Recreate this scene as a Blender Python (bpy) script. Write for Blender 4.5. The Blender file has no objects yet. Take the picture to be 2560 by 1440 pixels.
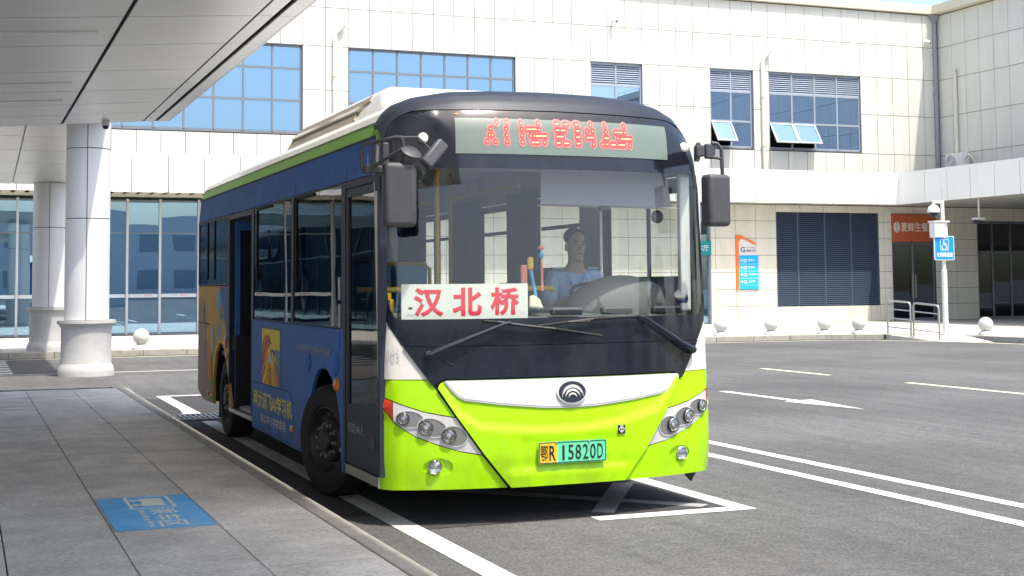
import bpy, bmesh, math, random
from mathutils import Vector, Matrix
from mathutils.geometry import delaunay_2d_cdt
random.seed(7)
sc = bpy.context.scene
COL = sc.collection
V = Vector

# ---------------------------------------------------------------- camera, sky, sun, exposure
def set_camera():
    F, yaw, pitch, roll = 3470.4, math.radians(21.5863), math.radians(3.84384), math.radians(-0.46108)
    cy, sy, cp, sp, cr, sr = math.cos(yaw), math.sin(yaw), math.cos(pitch), math.sin(pitch), math.cos(roll), math.sin(roll)
    f = V((sy*cp, cy*cp, sp)); r = V((cy, -sy, 0)); u = r.cross(f)
    r, u = cr*r + sr*u, -sr*r + cr*u
    cd = bpy.data.cameras.new('camera'); co = bpy.data.objects.new('camera', cd); COL.objects.link(co)
    m = Matrix((r, u, -f)).transposed().to_4x4(); m.translation = V((0, 0, 1.6))
    co.matrix_world = m
    cd.sensor_width = 36; cd.sensor_fit = 'HORIZONTAL'; cd.lens = F/2560*36
    cd.shift_y = -240/2560; cd.clip_start = .05; cd.clip_end = 1500
    sc.camera = co
set_camera()
SUNV = V((.15, -.42, 1)).normalized()
w = bpy.data.worlds.new('World'); sc.world = w; w.use_nodes = True
nt = w.node_tree; nt.nodes.clear()
sky = nt.nodes.new('ShaderNodeTexSky'); sky.sky_type = 'NISHITA'; sky.sun_disc = False
sky.sun_elevation = math.asin(SUNV.z); sky.sun_rotation = math.atan2(SUNV.x, SUNV.y)
sky.air_density = 1.0; sky.dust_density = 3.5; sky.ozone_density = .7
bg = nt.nodes.new('ShaderNodeBackground'); bg.inputs[1].default_value = .15
wo = nt.nodes.new('ShaderNodeOutputWorld')
nt.links.new(sky.outputs[0], bg.inputs[0]); nt.links.new(bg.outputs[0], wo.inputs[0])
sl = bpy.data.lights.new('sun', 'SUN'); sl.energy = 2.45; sl.angle = math.radians(.9); sl.color = (1, .955, .88)
so = bpy.data.objects.new('sun', sl); COL.objects.link(so); so.rotation_euler = SUNV.to_track_quat('Z', 'Y').to_euler()
so.location = (10, -20, 60)
sc.view_settings.view_transform = 'Standard'; sc.view_settings.look = 'None'
sc.view_settings.exposure = 1.22; sc.view_settings.gamma = 1; sc.view_settings.use_curve_mapping = False

# ---------------------------------------------------------------- materials
def mat(name, col, rough=.5, metal=0, var=0., scale=4., bump=0., bscale=60., tone=0., spec=.5, coat=0, emit=0, var2=None, stretch=None):
    m = bpy.data.materials.new(name); m.use_nodes = True
    n = m.node_tree; L = n.links; b = n.nodes['Principled BSDF']
    b.inputs['Base Color'].default_value = (*col, 1); b.inputs['Roughness'].default_value = rough
    b.inputs['Metallic'].default_value = metal; b.inputs['Specular IOR Level'].default_value = spec
    b.inputs['Coat Weight'].default_value = coat; b.inputs['Coat Roughness'].default_value = .05
    if emit:
        b.inputs['Emission Color'].default_value = (*col, 1); b.inputs['Emission Strength'].default_value = emit
    geo = None
    if var or bump or tone:
        geo = n.nodes.new('ShaderNodeNewGeometry'); pos = geo.outputs['Position']
        if stretch:
            mp = n.nodes.new('ShaderNodeMapping'); mp.inputs['Scale'].default_value = stretch
            L.new(pos, mp.inputs['Vector']); pos = mp.outputs[0]
        hsv = n.nodes.new('ShaderNodeHueSaturation'); hsv.inputs['Color'].default_value = (*col, 1)
        val = None
        if var:
            nz = n.nodes.new('ShaderNodeTexNoise'); nz.inputs['Scale'].default_value = scale
            nz.inputs['Detail'].default_value = 8; nz.inputs['Roughness'].default_value = .65
            L.new(pos, nz.inputs['Vector'])
            mr = n.nodes.new('ShaderNodeMapRange'); mr.inputs['From Min'].default_value = .3; mr.inputs['From Max'].default_value = .7
            mr.inputs['To Min'].default_value = 1-var; mr.inputs['To Max'].default_value = 1+var
            L.new(nz.outputs['Fac'], mr.inputs['Value']); val = mr.outputs[0]
            if var2:
                n2 = n.nodes.new('ShaderNodeTexNoise'); n2.inputs['Scale'].default_value = var2[1]; n2.inputs['Detail'].default_value = 4
                L.new(pos, n2.inputs['Vector'])
                m2 = n.nodes.new('ShaderNodeMapRange'); m2.inputs['From Min'].default_value = .35; m2.inputs['From Max'].default_value = .65
                m2.inputs['To Min'].default_value = 1-var2[0]; m2.inputs['To Max'].default_value = 1+var2[0]
                L.new(n2.outputs['Fac'], m2.inputs['Value'])
                mu = n.nodes.new('ShaderNodeMath'); mu.operation = 'MULTIPLY'
                L.new(val, mu.inputs[0]); L.new(m2.outputs[0], mu.inputs[1]); val = mu.outputs[0]
        if tone:
            oi = n.nodes.new('ShaderNodeObjectInfo')
            m3 = n.nodes.new('ShaderNodeMapRange'); m3.inputs['To Min'].default_value = 1-tone; m3.inputs['To Max'].default_value = 1+tone
            L.new(oi.outputs['Random'], m3.inputs['Value'])
            if val:
                mu = n.nodes.new('ShaderNodeMath'); mu.operation = 'MULTIPLY'
                L.new(val, mu.inputs[0]); L.new(m3.outputs[0], mu.inputs[1]); val = mu.outputs[0]
            else: val = m3.outputs[0]
        if val:
            L.new(val, hsv.inputs['Value']); L.new(hsv.outputs[0], b.inputs['Base Color'])
        if bump:
            nb = n.nodes.new('ShaderNodeTexNoise'); nb.inputs['Scale'].default_value = bscale; nb.inputs['Detail'].default_value = 5
            L.new(pos, nb.inputs['Vector'])
            bp = n.nodes.new('ShaderNodeBump'); bp.inputs['Strength'].default_value = bump; bp.inputs['Distance'].default_value = .02
            L.new(nb.outputs['Fac'], bp.inputs['Height']); L.new(bp.outputs[0], b.inputs['Normal'])
    return m
def layer(m, scale, amt, lo=.35, hi=.65, stretch=None, detail=4, col=None, zfade=None):
    """one more layer on a material: noise that darkens/lightens, or dirt of a given colour (optionally only low down)"""
    n = m.node_tree; L = n.links; b = n.nodes['Principled BSDF']; inp = b.inputs['Base Color']
    geo = n.nodes.new('ShaderNodeNewGeometry'); pos = geo.outputs['Position']
    mp = n.nodes.new('ShaderNodeMapping'); mp.inputs['Scale'].default_value = stretch or (1, 1, 1); L.new(pos, mp.inputs['Vector'])
    nz = n.nodes.new('ShaderNodeTexNoise'); nz.inputs['Scale'].default_value = scale; nz.inputs['Detail'].default_value = detail; nz.inputs['Roughness'].default_value = .6
    L.new(mp.outputs[0], nz.inputs['Vector'])
    mr = n.nodes.new('ShaderNodeMapRange'); mr.inputs['From Min'].default_value = lo; mr.inputs['From Max'].default_value = hi; L.new(nz.outputs['Fac'], mr.inputs['Value'])
    mx = n.nodes.new('ShaderNodeMix'); mx.data_type = 'RGBA'
    if col is None:
        mr.inputs['To Min'].default_value = 1-amt; mr.inputs['To Max'].default_value = 1+amt; mx.blend_type = 'MULTIPLY'; mx.inputs['Factor'].default_value = 1
        L.new(mr.outputs[0], mx.inputs['B'])
    else:
        mr.inputs['To Min'].default_value = 0; mr.inputs['To Max'].default_value = amt; f = mr.outputs[0]
        mx.inputs['B'].default_value = (*col, 1)
        if zfade:
            sx = n.nodes.new('ShaderNodeSeparateXYZ'); L.new(pos, sx.inputs[0])
            zr = n.nodes.new('ShaderNodeMapRange'); zr.inputs['From Min'].default_value = zfade[0]; zr.inputs['From Max'].default_value = zfade[1]
            zr.inputs['To Min'].default_value = 1; zr.inputs['To Max'].default_value = 0; L.new(sx.outputs['Z'], zr.inputs['Value'])
            mu = n.nodes.new('ShaderNodeMath'); mu.operation = 'MULTIPLY'; L.new(f, mu.inputs[0]); L.new(zr.outputs[0], mu.inputs[1]); f = mu.outputs[0]
        L.new(f, mx.inputs['Factor'])
    if inp.links: L.new(inp.links[0].from_socket, mx.inputs['A'])
    else: mx.inputs['A'].default_value = inp.default_value
    L.new(mx.outputs['Result'], inp)
def glass(name, tint, refl=(1, 1, 1), base=.04, gain=1.0, back=None, wave=0., wscale=.6, rough=.0):
    m = bpy.data.materials.new(name); m.use_nodes = True
    n = m.node_tree; L = n.links; n.nodes.clear()
    out = n.nodes.new('ShaderNodeOutputMaterial'); mix = n.nodes.new('ShaderNodeMixShader')
    gl = n.nodes.new('ShaderNodeBsdfGlossy'); gl.inputs['Color'].default_value = (*refl, 1); gl.inputs['Roughness'].default_value = rough
    if back:
        tr = n.nodes.new('ShaderNodeBsdfDiffuse'); tr.inputs['Color'].default_value = (*back, 1)
    else:
        tr = n.nodes.new('ShaderNodeBsdfTransparent'); tr.inputs['Color'].default_value = (*tint, 1)
    fr = n.nodes.new('ShaderNodeLayerWeight'); fr.inputs['Blend'].default_value = .5
    pw = n.nodes.new('ShaderNodeMath'); pw.operation = 'POWER'; pw.inputs[1].default_value = 4.5; L.new(fr.outputs['Facing'], pw.inputs[0])
    ma = n.nodes.new('ShaderNodeMath'); ma.operation = 'MULTIPLY_ADD'; ma.use_clamp = True
    ma.inputs[1].default_value = .94*gain; ma.inputs[2].default_value = base+.05*gain
    L.new(pw.outputs[0], ma.inputs[0]); L.new(ma.outputs[0], mix.inputs[0])
    if wave:
        nb = n.nodes.new('ShaderNodeTexNoise'); nb.inputs['Scale'].default_value = wscale; nb.inputs['Detail'].default_value = 1
        ge = n.nodes.new('ShaderNodeNewGeometry'); L.new(ge.outputs['Position'], nb.inputs['Vector'])
        bp = n.nodes.new('ShaderNodeBump'); bp.inputs['Strength'].default_value = wave; bp.inputs['Distance'].default_value = .1
        L.new(nb.outputs['Fac'], bp.inputs['Height']); L.new(bp.outputs[0], gl.inputs['Normal'])
    L.new(tr.outputs[0], mix.inputs[1]); L.new(gl.outputs[0], mix.inputs[2]); L.new(mix.outputs[0], out.inputs[0])
    return m
M = {}
def mk(k, *a, **kw): M[k] = mat(k, *a, **kw)
mk('asphalt', (.105, .105, .102), .85, var=.22, scale=9, var2=(.16, .35), bump=.5, bscale=140, spec=.3)
mk('asphalt_dark', (.055, .055, .057), .9, var=.18, scale=9, bump=.5, bscale=140, spec=.3)
mk('road_paint', (.60, .60, .56), .7, var=.10, scale=14, var2=(.08, 2.2), bump=.2, bscale=80)
mk('road_paint_yellow', (.74, .68, .47), .7, var=.10, scale=14)
mk('worn_paint', (.30, .30, .29), .8, var=.28, scale=12, bump=.2, bscale=80)
mk('paving', (.52, .50, .45), .75, var=.15, scale=26, var2=(.15, 2.6), tone=.05, bump=.15, bscale=70)
mk('paving_joint', (.12, .115, .10), .9)
mk('kerb_stone', (.34, .325, .275), .75, var=.12, scale=5, tone=.06, bump=.15, bscale=60)
mk('far_paving', (.50, .48, .42), .8, var=.06, scale=3, tone=.04)
mk('grey_stone', (.46, .455, .44), .65, var=.13, scale=60, var2=(.06, 3), bump=.1, bscale=120)
mk('wall_panel', (.66, .65, .575), .55, var=.025, scale=1.2, tone=.022)
mk('wall_tile', (.655, .625, .525), .6, var=.04, scale=2, tone=.035)
mk('fascia_white', (.76, .76, .73), .45, var=.02, scale=1, tone=.012)
mk('joint_dark', (.06, .06, .055), .9)
mk('parapet', (.66, .61, .46), .7, var=.04, scale=2)
mk('soffit_cream', (.55, .52, .40), .7, var=.03, scale=2)
mk('soffit_grey', (.42, .42, .39), .6, var=.05, scale=2, tone=.03)
mk('frame_grey', (.19, .21, .235), .45, metal=.3)
mk('frame_pale', (.36, .40, .45), .4, metal=.3)
mk('mullion_pale', (.55, .57, .60), .4, metal=.2)
mk('louvre', (.40, .46, .56), .45, metal=.3)
mk('louvre_dark', (.085, .12, .175), .42, metal=.35, spec=.5)
mk('dark_void', (.012, .014, .018), .9)
mk('white_plastic', (.74, .74, .70), .45, var=.02, scale=3)
mk('cream_pipe', (.70, .67, .56), .5)
mk('steel', (.50, .50, .48), .32, metal=.85)
mk('zinc', (.40, .42, .46), .35, metal=.8)
mk('granite_white', (.54, .54, .515), .55, var=.05, scale=30)
mk('canopy_metal', (.60, .605, .61), .36, metal=.45, var=.03, scale=.8, tone=.02, bump=.035, bscale=1.1)
mk('column_panel', (.66, .655, .645), .45, metal=.1, tone=.02, var=.02, scale=1)
mk('green_paint', (.36, .68, .002), .3, var=.035, scale=3, coat=.22, spec=.3, var2=(.03, 14))
mk('green_dark', (.15, .36, .02), .4, coat=.1)
mk('white_paint', (.70, .685, .62), .32, var=.04, scale=4, coat=.4, var2=(.03, 20))
mk('silver_panel', (.66, .655, .63), .33, metal=.15, coat=.3, var=.03, scale=5)
mk('black_gloss', (.011, .014, .021), .14, coat=.35, spec=.35, var=.2, scale=5)
mk('black_satin', (.022, .028, .042), .45, spec=.3, var=.15, scale=8, bump=.03, bscale=40)
mk('black_rubber', (.014, .014, .015), .75, var=.2, scale=10)
mk('tyre', (.020, .020, .020), .8, var=.25, scale=14, bump=.2, bscale=40)
mk('grey_plastic', (.060, .060, .066), .5, var=.1, scale=14, bump=.1, bscale=200)
mk('blue_vinyl', (.055, .165, .50), .55, var=.10, scale=5, spec=.2, var2=(.06, 1.2))
mk('orange_vinyl', (.68, .36, .06), .55, spec=.2, var=.10, scale=7, var2=(.06, 2))
mk('brown_vinyl', (.26, .16, .11), .5, var=.12, scale=9)
mk('olive_vinyl', (.26, .25, .09), .5, var=.12, scale=9)
mk('taupe', (.30, .265, .21), .6, var=.08, scale=10)
mk('rim', (.055, .052, .047), .5, metal=.5, var=.2, scale=20)
mk('nut', (.33, .33, .33), .3, metal=.9)
mk('chrome', (.75, .75, .75), .08, metal=1)
mk('lamp_housing', (.55, .545, .53), .4, metal=.2, var=.06, scale=12)
mk('lamp_socket', (.26, .255, .245), .3, metal=.55)
mk('amber', (.75, .20, .01), .25, coat=.5)
mk('red_lens', (.42, .035, .012), .25, coat=.5)
mk('led_cover', (.145, .185, .155), .3, coat=.1, var=.04, scale=3)
mk('led_red', (1, .045, .05), .5, emit=.42)
mk('led_soft', (.36, .15, .125), .5, emit=.20)
mk('led_hot', (1, .50, .20), .5, emit=.8)
mk('lamp_lit', (1, .62, .22), .4, emit=6)
mk('ivory', (.72, .72, .64), .5)
mk('red_print', (.72, .022, .045), .5)
mk('white_print', (.80, .80, .80), .5)
mk('grey_print', (.42, .42, .42), .5)
mk('yellow_print', (.80, .70, .10), .5)
mk('black_print', (.012, .012, .012), .5)
mk('plate_yellow', (.80, .47, .02), .4)
mk('plate_green', (.12, .62, .33), .4)
mk('handrail_yellow', (.76, .46, .01), .35, coat=.3)
mk('interior_grey', (.42, .43, .43), .7, var=.05, scale=3)
mk('interior_light', (.52, .53, .52), .7)
mk('dash', (.10, .11, .107), .6, var=.1, scale=9)
mk('curtain', (.022, .085, .25), .85, var=.2, scale=3)
mk('seat_blue', (.035, .16, .34), .5)
mk('blind', (.36, .355, .40), .85)
mk('skin', (.52, .34, .25), .5, var=.05, scale=20)
mk('hair', (.012, .011, .011), .6)
mk('shirt', (.42, .60, .86), .8, var=.08, scale=14)
mk('trousers', (.02, .024, .04), .85)
mk('sign_blue', (.004, .26, .72), .45)
mk('sign_cyan', (.008, .40, .86), .5)
mk('floor_blue', (.05, .36, .72), .6, var=.13, scale=6, var2=(.10, 1.6))
mk('floor_print', (.66, .70, .60), .6, var=.08, scale=9)
mk('sign_orange', (.85, .19, .035), .5)
mk('sign_red', (.44, .10, .03), .55)
mk('sign_pale', (.70, .64, .60), .5)
mk('sign_navy', (.06, .09, .25), .5)
mk('teal', (.0, .23, .22), .45)
mk('coral', (.80, .26, .20), .5); mk('toy_yellow', (.80, .46, .05), .5); mk('toy_blue', (.10, .42, .72), .5)
mk('cloth_cream', (.62, .60, .45), .8)
mk('paper_grey', (.50, .51, .52), .7)
mk('poster_yellow', (.90, .72, .01), .5, spec=.2); mk('poster_orange', (.85, .33, .02), .5, spec=.2); mk('poster_red', (.50, .08, .03), .5, spec=.2); mk('poster_teal', (.03, .22, .28), .4)
mk('poster_brown', (.16, .04, .03), .4)
mk('bark', (.10, .075, .05), .9); mk('leaf', (.13, .20, .055), .7, tone=.3, var=.4, scale=1.5)
mk('lobby_wall', (.46, .51, .50), .8, var=.1, scale=.6); mk('lobby_floor', (.42, .42, .39), .4)
mk('film', (.62, .66, .66), .6)
layer(M['asphalt'], 45, .30, .38, .62); layer(M['asphalt'], 1.6, .11, stretch=(2.6, .16, 1)); layer(M['asphalt'], .22, .10)
layer(M['asphalt'], 2.3, .55, .66, .74, col=(.045, .045, .045)); layer(M['asphalt'], 7, .35, .68, .75, col=(.2, .2, .19))
layer(M['asphalt_dark'], 45, .30, .38, .62); layer(M['asphalt_dark'], 3, .35, .64, .74, col=(.12, .12, .115))
layer(M['road_paint'], 9, .6, .60, .72, col=(.22, .22, .21)); layer(M['road_paint'], 40, .10)
layer(M['road_paint_yellow'], 9, .5, .60, .72, col=(.3, .29, .24))
layer(M['paving'], 38, .12, .38, .62); layer(M['paving'], 1.1, .5, .60, .75, col=(.20, .185, .15)); layer(M['paving'], 11, .55, .69, .75, col=(.12, .11, .095)); layer(M['paving'], 2.4, .4, .62, .75, col=(.56, .53, .42))
layer(M['kerb_stone'], 6, .6, .56, .70, col=(.20, .18, .13))
layer(M['wall_panel'], 3, .035, stretch=(1, 1, .10)); layer(M['wall_panel'], 1.4, .16, .58, .75, stretch=(1, 1, .12), col=(.47, .45, .37))
layer(M['wall_tile'], 2.5, .05, stretch=(1, 1, .2)); layer(M['wall_tile'], 3, .35, .55, .75, col=(.36, .33, .26), zfade=(.15, .8))
layer(M['fascia_white'], 2.2, .18, .56, .75, stretch=(1, 1, .12), col=(.55, .54, .49))
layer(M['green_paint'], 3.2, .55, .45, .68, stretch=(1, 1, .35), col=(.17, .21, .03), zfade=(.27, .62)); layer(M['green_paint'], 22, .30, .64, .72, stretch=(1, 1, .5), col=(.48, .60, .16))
layer(M['white_paint'], 5, .30, .52, .72, stretch=(1, 1, .25), col=(.46, .43, .34)); layer(M['silver_panel'], 5, .25, .52, .72, stretch=(1, 1, .3), col=(.44, .43, .38))
layer(M['blue_vinyl'], 3.5, .55, .42, .70, col=(.16, .15, .13), zfade=(.28, .75)); layer(M['orange_vinyl'], 3.5, .6, .42, .70, col=(.15, .12, .08), zfade=(.32, .95))
layer(M['black_gloss'], 2.5, .5, .5, .75, stretch=(1, 1, .3), col=(.05, .052, .056)); layer(M['lamp_housing'], 9, .35, .52, .7, stretch=(1, 1, .3), col=(.36, .33, .27))
layer(M['floor_blue'], 1.7, .75, .40, .66, col=(.19, .45, .72)); layer(M['floor_blue'], 14, .4, .62, .72, col=(.35, .42, .46))
layer(M['column_panel'], 2.5, .2, .56, .75, stretch=(1, 1, .15), col=(.50, .48, .43)); layer(M['canopy_metal'], 1.3, .12, .5, .75, col=(.42, .41, .38))
layer(M['grey_stone'], 3, .4, .5, .75, col=(.27, .25, .22), zfade=(0, .5)); layer(M['far_paving'], 1.5, .3, .55, .75, col=(.44, .41, .34))
M['win_glass'] = glass('win_glass', (.1, .2, .3), refl=(.42, .645, .88), base=.46, gain=.9, back=(.018, .05, .11))
M['win_glass_dark'] = glass('win_glass_dark', (.1, .2, .3), refl=(.48, .66, .95), base=.62, gain=.9, back=(.012, .04, .085))
M['lobby_glass'] = glass('lobby_glass', (.50, .66, .66), refl=(.52, .76, 1.0), base=.40, gain=.9, wave=.02)
M['door_glass'] = glass('door_glass', (.10, .14, .15), refl=(.6, .75, .85), base=.05, gain=.6)
M['windscreen'] = glass('windscreen', (.90, .94, .92), base=.022, gain=.75, wave=.008, wscale=1.5)
M['tint_glass'] = glass('tint_glass', (.17, .175, .18), base=.01, gain=.62, wave=.02, wscale=1.2)
M['clear_glass'] = glass('clear_glass', (.70, .74, .74), base=.02, gain=.9)
M['lens_glass'] = glass('lens_glass', (.8, .8, .8), base=.12, gain=1.0)

# ---------------------------------------------------------------- helpers
ORG = {}                                  # name -> origin of an Empty (identity for world-space meshes)
def link(o, parent=None):
    COL.objects.link(o)
    if parent is not None:
        o.parent = parent
        o.matrix_parent_inverse = Matrix.Translation(-ORG.get(parent.name, V((0, 0, 0))))
    return o
def tag(o, label=None, cat=None, group=None, kind=None):
    if label: o['label'] = label
    if cat: o['category'] = cat
    if group: o['group'] = group
    if kind: o['kind'] = kind
    return o
def thing(name, label, cat, loc=(0, 0, 0), group=None):
    o = bpy.data.objects.new(name, None); o.empty_display_size = .2; o.location = loc
    COL.objects.link(o); ORG[o.name] = V(loc)
    return tag(o, label, cat, group)
class MB:
    def __init__(s): s.b = bmesh.new()
    def face(s, pts):
        return s.b.faces.new([s.b.verts.new(V(p)) for p in pts])
    def box(s, x0, y0, z0, x1, y1, z1, R=None):
        p = [(x0, y0, z0), (x1, y0, z0), (x1, y1, z0), (x0, y1, z0), (x0, y0, z1), (x1, y0, z1), (x1, y1, z1), (x0, y1, z1)]
        v = [s.b.verts.new(R @ V(q) if R else V(q)) for q in p]
        for f in ((3, 2, 1, 0), (4, 5, 6, 7), (0, 1, 5, 4), (1, 2, 6, 5), (2, 3, 7, 6), (3, 0, 4, 7)):
            s.b.faces.new([v[i] for i in f])
        return s
    def hexa(s, bot, top):
        v = [s.b.verts.new(V(q)) for q in list(bot)+list(top)]; n = len(bot)
        s.b.faces.new(v[:n][::-1]); s.b.faces.new(v[n:])
        for i in range(n): s.b.faces.new((v[i], v[(i+1) % n], v[n+(i+1) % n], v[n+i]))
        return s
    def tube(s, pts, r, n=10, caps=True):
        pts = [V(p) for p in pts]; rings = []
        rs = r if isinstance(r, (list, tuple)) else [r]*len(pts)
        up = None
        for i, p in enumerate(pts):
            d = (pts[min(i+1, len(pts)-1)]-pts[max(i-1, 0)]).normalized()
            if up is None:
                a = V((0, 0, 1)) if abs(d.z) < .9 else V((1, 0, 0)); up = d.cross(a).normalized()
            up = (up - d*up.dot(d)).normalized(); q = d.cross(up)
            rings.append([s.b.verts.new(p + (up*math.cos(2*math.pi*k/n)+q*math.sin(2*math.pi*k/n))*rs[i]) for k in range(n)])
        for a, b in zip(rings, rings[1:]):
            for k in range(n): s.b.faces.new((a[k], a[(k+1) % n], b[(k+1) % n], b[k]))
        if caps: s.b.faces.new(rings[0][::-1]); s.b.faces.new(rings[-1])
        return s
    def lathe(s, prof, R, n=32, closed=False):
        """prof: (r, h) pairs turned round local z, placed by matrix R"""
        rings = []
        for r, h in prof:
            rings.append([s.b.verts.new(R @ V((r*math.cos(2*math.pi*k/n), r*math.sin(2*math.pi*k/n), h))) for k in range(n)] if r > 1e-6 else [s.b.verts.new(R @ V((0, 0, h)))])
        for a, b in zip(rings, rings[1:]):
            for k in range(n):
                k2 = (k+1) % n
                if len(a) == 1 and len(b) == 1: continue
                if len(a) == 1: s.b.faces.new((a[0], b[k2], b[k]))
                elif len(b) == 1: s.b.faces.new((a[k], a[k2], b[0]))
                else: s.b.faces.new((a[k], a[k2], b[k2], b[k]))
        return s
    def prism(s, poly, d):
        """planar polygon (3D points) pushed by vector d"""
        a = [s.b.verts.new(V(p)) for p in poly]; b = [s.b.verts.new(V(p)+V(d)) for p in poly]; n = len(a)
        s.b.faces.new(a); s.b.faces.new(b[::-1])
        for i in range(n): s.b.faces.new((a[i], b[i], b[(i+1) % n], a[(i+1) % n]))
        return s
    def ball(s, c, r, seg=20, rings=12, R=None):
        m = Matrix.Translation(V(c)) @ (R or Matrix()) @ Matrix.Diagonal((*(r if isinstance(r, (tuple, list)) else (r, r, r)), 1))
        bmesh.ops.create_uvsphere(s.b, u_segments=seg, v_segments=rings, radius=1, matrix=m); return s
    def build(s, name, m, parent=None, smooth=False, bevel=0, seg=2, sub=0):
        bmesh.ops.recalc_face_normals(s.b, faces=s.b.faces)
        me = bpy.data.meshes.new(name); s.b.to_mesh(me); s.b.free()
        me.materials.append(M[m] if isinstance(m, str) else m)
        o = bpy.data.objects.new(name, me); link(o, parent)
        if bevel:
            md = o.modifiers.new('bevel', 'BEVEL'); md.width = bevel; md.segments = seg; md.limit_method = 'ANGLE'; md.angle_limit = math.radians(40)
        if sub:
            md = o.modifiers.new('sub', 'SUBSURF'); md.levels = sub; md.render_levels = sub
        if smooth:
            me.shade_smooth()
            if smooth != 2: me.set_sharp_from_angle(angle=math.radians(38))
        return o
_cube = {}
def slab(name, x0, y0, z0, x1, y1, z1, m, parent=None, bev=0.):
    """box piece that shares one mesh per material"""
    key = (m, name)
    if key not in _cube:
        b = bmesh.new(); bmesh.ops.create_cube(b, size=1)
        me = bpy.data.meshes.new(name); b.to_mesh(me); b.free(); me.materials.append(M[m]); _cube[key] = me
    o = bpy.data.objects.new(name, _cube[key])
    if name == 'pane': o.rotation_euler = (random.uniform(-.004, .004), 0, random.uniform(-.004, .004))
    o.location = ((x0+x1)/2, (y0+y1)/2, (z0+z1)/2); o.scale = (abs(x1-x0), abs(y1-y0), abs(z1-z0))
    return link(o, parent)
def text_tris(body, w=None, h=None, bold=0.):
    c = bpy.data.curves.new('t', 'FONT'); c.body = body; c.resolution_u = 3
    if bold: c.bevel_depth = bold; c.bevel_resolution = 0
    o = bpy.data.objects.new('t', c); COL.objects.link(o)
    dg = bpy.context.evaluated_depsgraph_get()
    me = bpy.data.meshes.new_from_object(o.evaluated_get(dg))
    b = bmesh.new(); b.from_mesh(me)
    if bold:
        bmesh.ops.delete(b, geom=[f for f in b.faces if f.calc_center_median().z < -1e-5], context='FACES')
    bmesh.ops.triangulate(b, faces=b.faces)
    P = [tuple(v.co) for v in b.verts]; b.verts.index_update(); T = [[v.index for v in f.verts] for f in b.faces]
    b.free(); bpy.data.meshes.remove(me); bpy.data.objects.remove(o); bpy.data.curves.remove(c)
    x0, x1 = min(p[0] for p in P), max(p[0] for p in P); y0, y1 = min(p[1] for p in P), max(p[1] for p in P)
    kx = w/(x1-x0) if w else h/(y1-y0); ky = h/(y1-y0) if h else kx
    return [((x-x0)*kx, (y-y0)*ky, max(z, 0)/bold*.0006 if bold else 0) for x, y, z in P], T
def put_text(name, body, S, m, parent, w=None, h=None, bold=0.):
    """flat lettering; S maps (u, v) to a point"""
    P, T = text_tris(body, w, h, bold); e = 1e-3; Q = []
    for u, v, z in P:
        p = S(u, v)
        if z: p = p+(S(u+e, v)-p).cross(S(u, v+e)-p).normalized()*z
        Q.append(p)
    me = bpy.data.meshes.new(name); me.from_pydata(Q, [], T); me.materials.append(M[m])
    o = bpy.data.objects.new(name, me); return link(o, parent)
def on_plane(o, ex, ey, d=0.):
    o, ex, ey = V(o), V(ex).normalized(), V(ey).normalized(); n = ex.cross(ey)
    return lambda u, v: o+ex*u+ey*v+n*d
def inside(p, loops):
    c = False
    for L in loops:
        j = len(L)-1
        for i in range(len(L)):
            (x1, y1), (x2, y2) = L[i], L[j]
            if (y1 > p[1]) != (y2 > p[1]) and p[0] < (x2-x1)*(p[1]-y1)/(y2-y1)+x1: c = not c
            j = i
    return c
def densify(L, step):
    out = []
    for i, a in enumerate(L):
        b = L[(i+1) % len(L)]; n = max(1, int(math.hypot(b[0]-a[0], b[1]-a[1])/step))
        out += [(a[0]+(b[0]-a[0])*k/n, a[1]+(b[1]-a[1])*k/n) for k in range(n)]
    return out
def patch(name, loops, S, off, m, parent, step=.07, thick=.0, smooth=True):
    """sheet that follows surface S inside the given loops (holes are even-odd)"""
    loops = [densify(L, step) for L in loops]
    pts, edges = [], []
    for L in loops:
        k = len(pts); pts += L; edges += [(k+i, k+(i+1) % len(L)) for i in range(len(L))]
    xs = [p[0] for p in pts]; ys = [p[1] for p in pts]
    nx, ny = int((max(xs)-min(xs))/step), int((max(ys)-min(ys))/step)
    for i in range(1, nx+1):
        for j in range(1, ny+1):
            q = (min(xs)+i*step, min(ys)+j*step+.003*i % .01)
            if inside(q, loops): pts.append(q)
    r = delaunay_2d_cdt([V(p) for p in pts], edges, [], 0, 1e-5)
    vs, fs = r[0], r[2]
    fs = [f for f in fs if inside((sum(vs[i].x for i in f)/len(f), sum(vs[i].y for i in f)/len(f)), loops)]
    b = bmesh.new(); h = 2e-3; P = []
    for v in vs:
        p = S(v.x, v.y); n = (S(v.x+h, v.y)-S(v.x-h, v.y)).cross(S(v.x, v.y+h)-S(v.x, v.y-h)).normalized()
        P.append((p, n))
    bv = [b.verts.new(p+n*off) for p, n in P]
    for f in fs:
        try: b.faces.new([bv[i] for i in f])
        except ValueError: pass
    for e in [e for e in b.edges if e.is_boundary] if thick else []:
        pass
    b.verts.index_update()
    if thick:
        be = [(e.verts[0].index, e.verts[1].index, e.link_faces[0]) for e in b.edges if e.is_boundary]
        low = {}
        for i, j, f in be:
            for q in (i, j):
                if q not in low: low[q] = b.verts.new(P[q][0]+P[q][1]*(off-thick))
        b.verts.ensure_lookup_table()
        for i, j, f in be: b.faces.new((b.verts[i], b.verts[j], low[j], low[i]))
    bmesh.ops.delete(b, geom=[v for v in b.verts if not v.link_faces], context='VERTS')
    bmesh.ops.recalc_face_normals(b, faces=b.faces)
    me = bpy.data.meshes.new(name); b.to_mesh(me); b.free(); me.materials.append(M[m] if isinstance(m, str) else m)
    if smooth: me.shade_smooth(); me.set_sharp_from_angle(angle=math.radians(50))
    o = bpy.data.objects.new(name, me); return link(o, parent)
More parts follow.
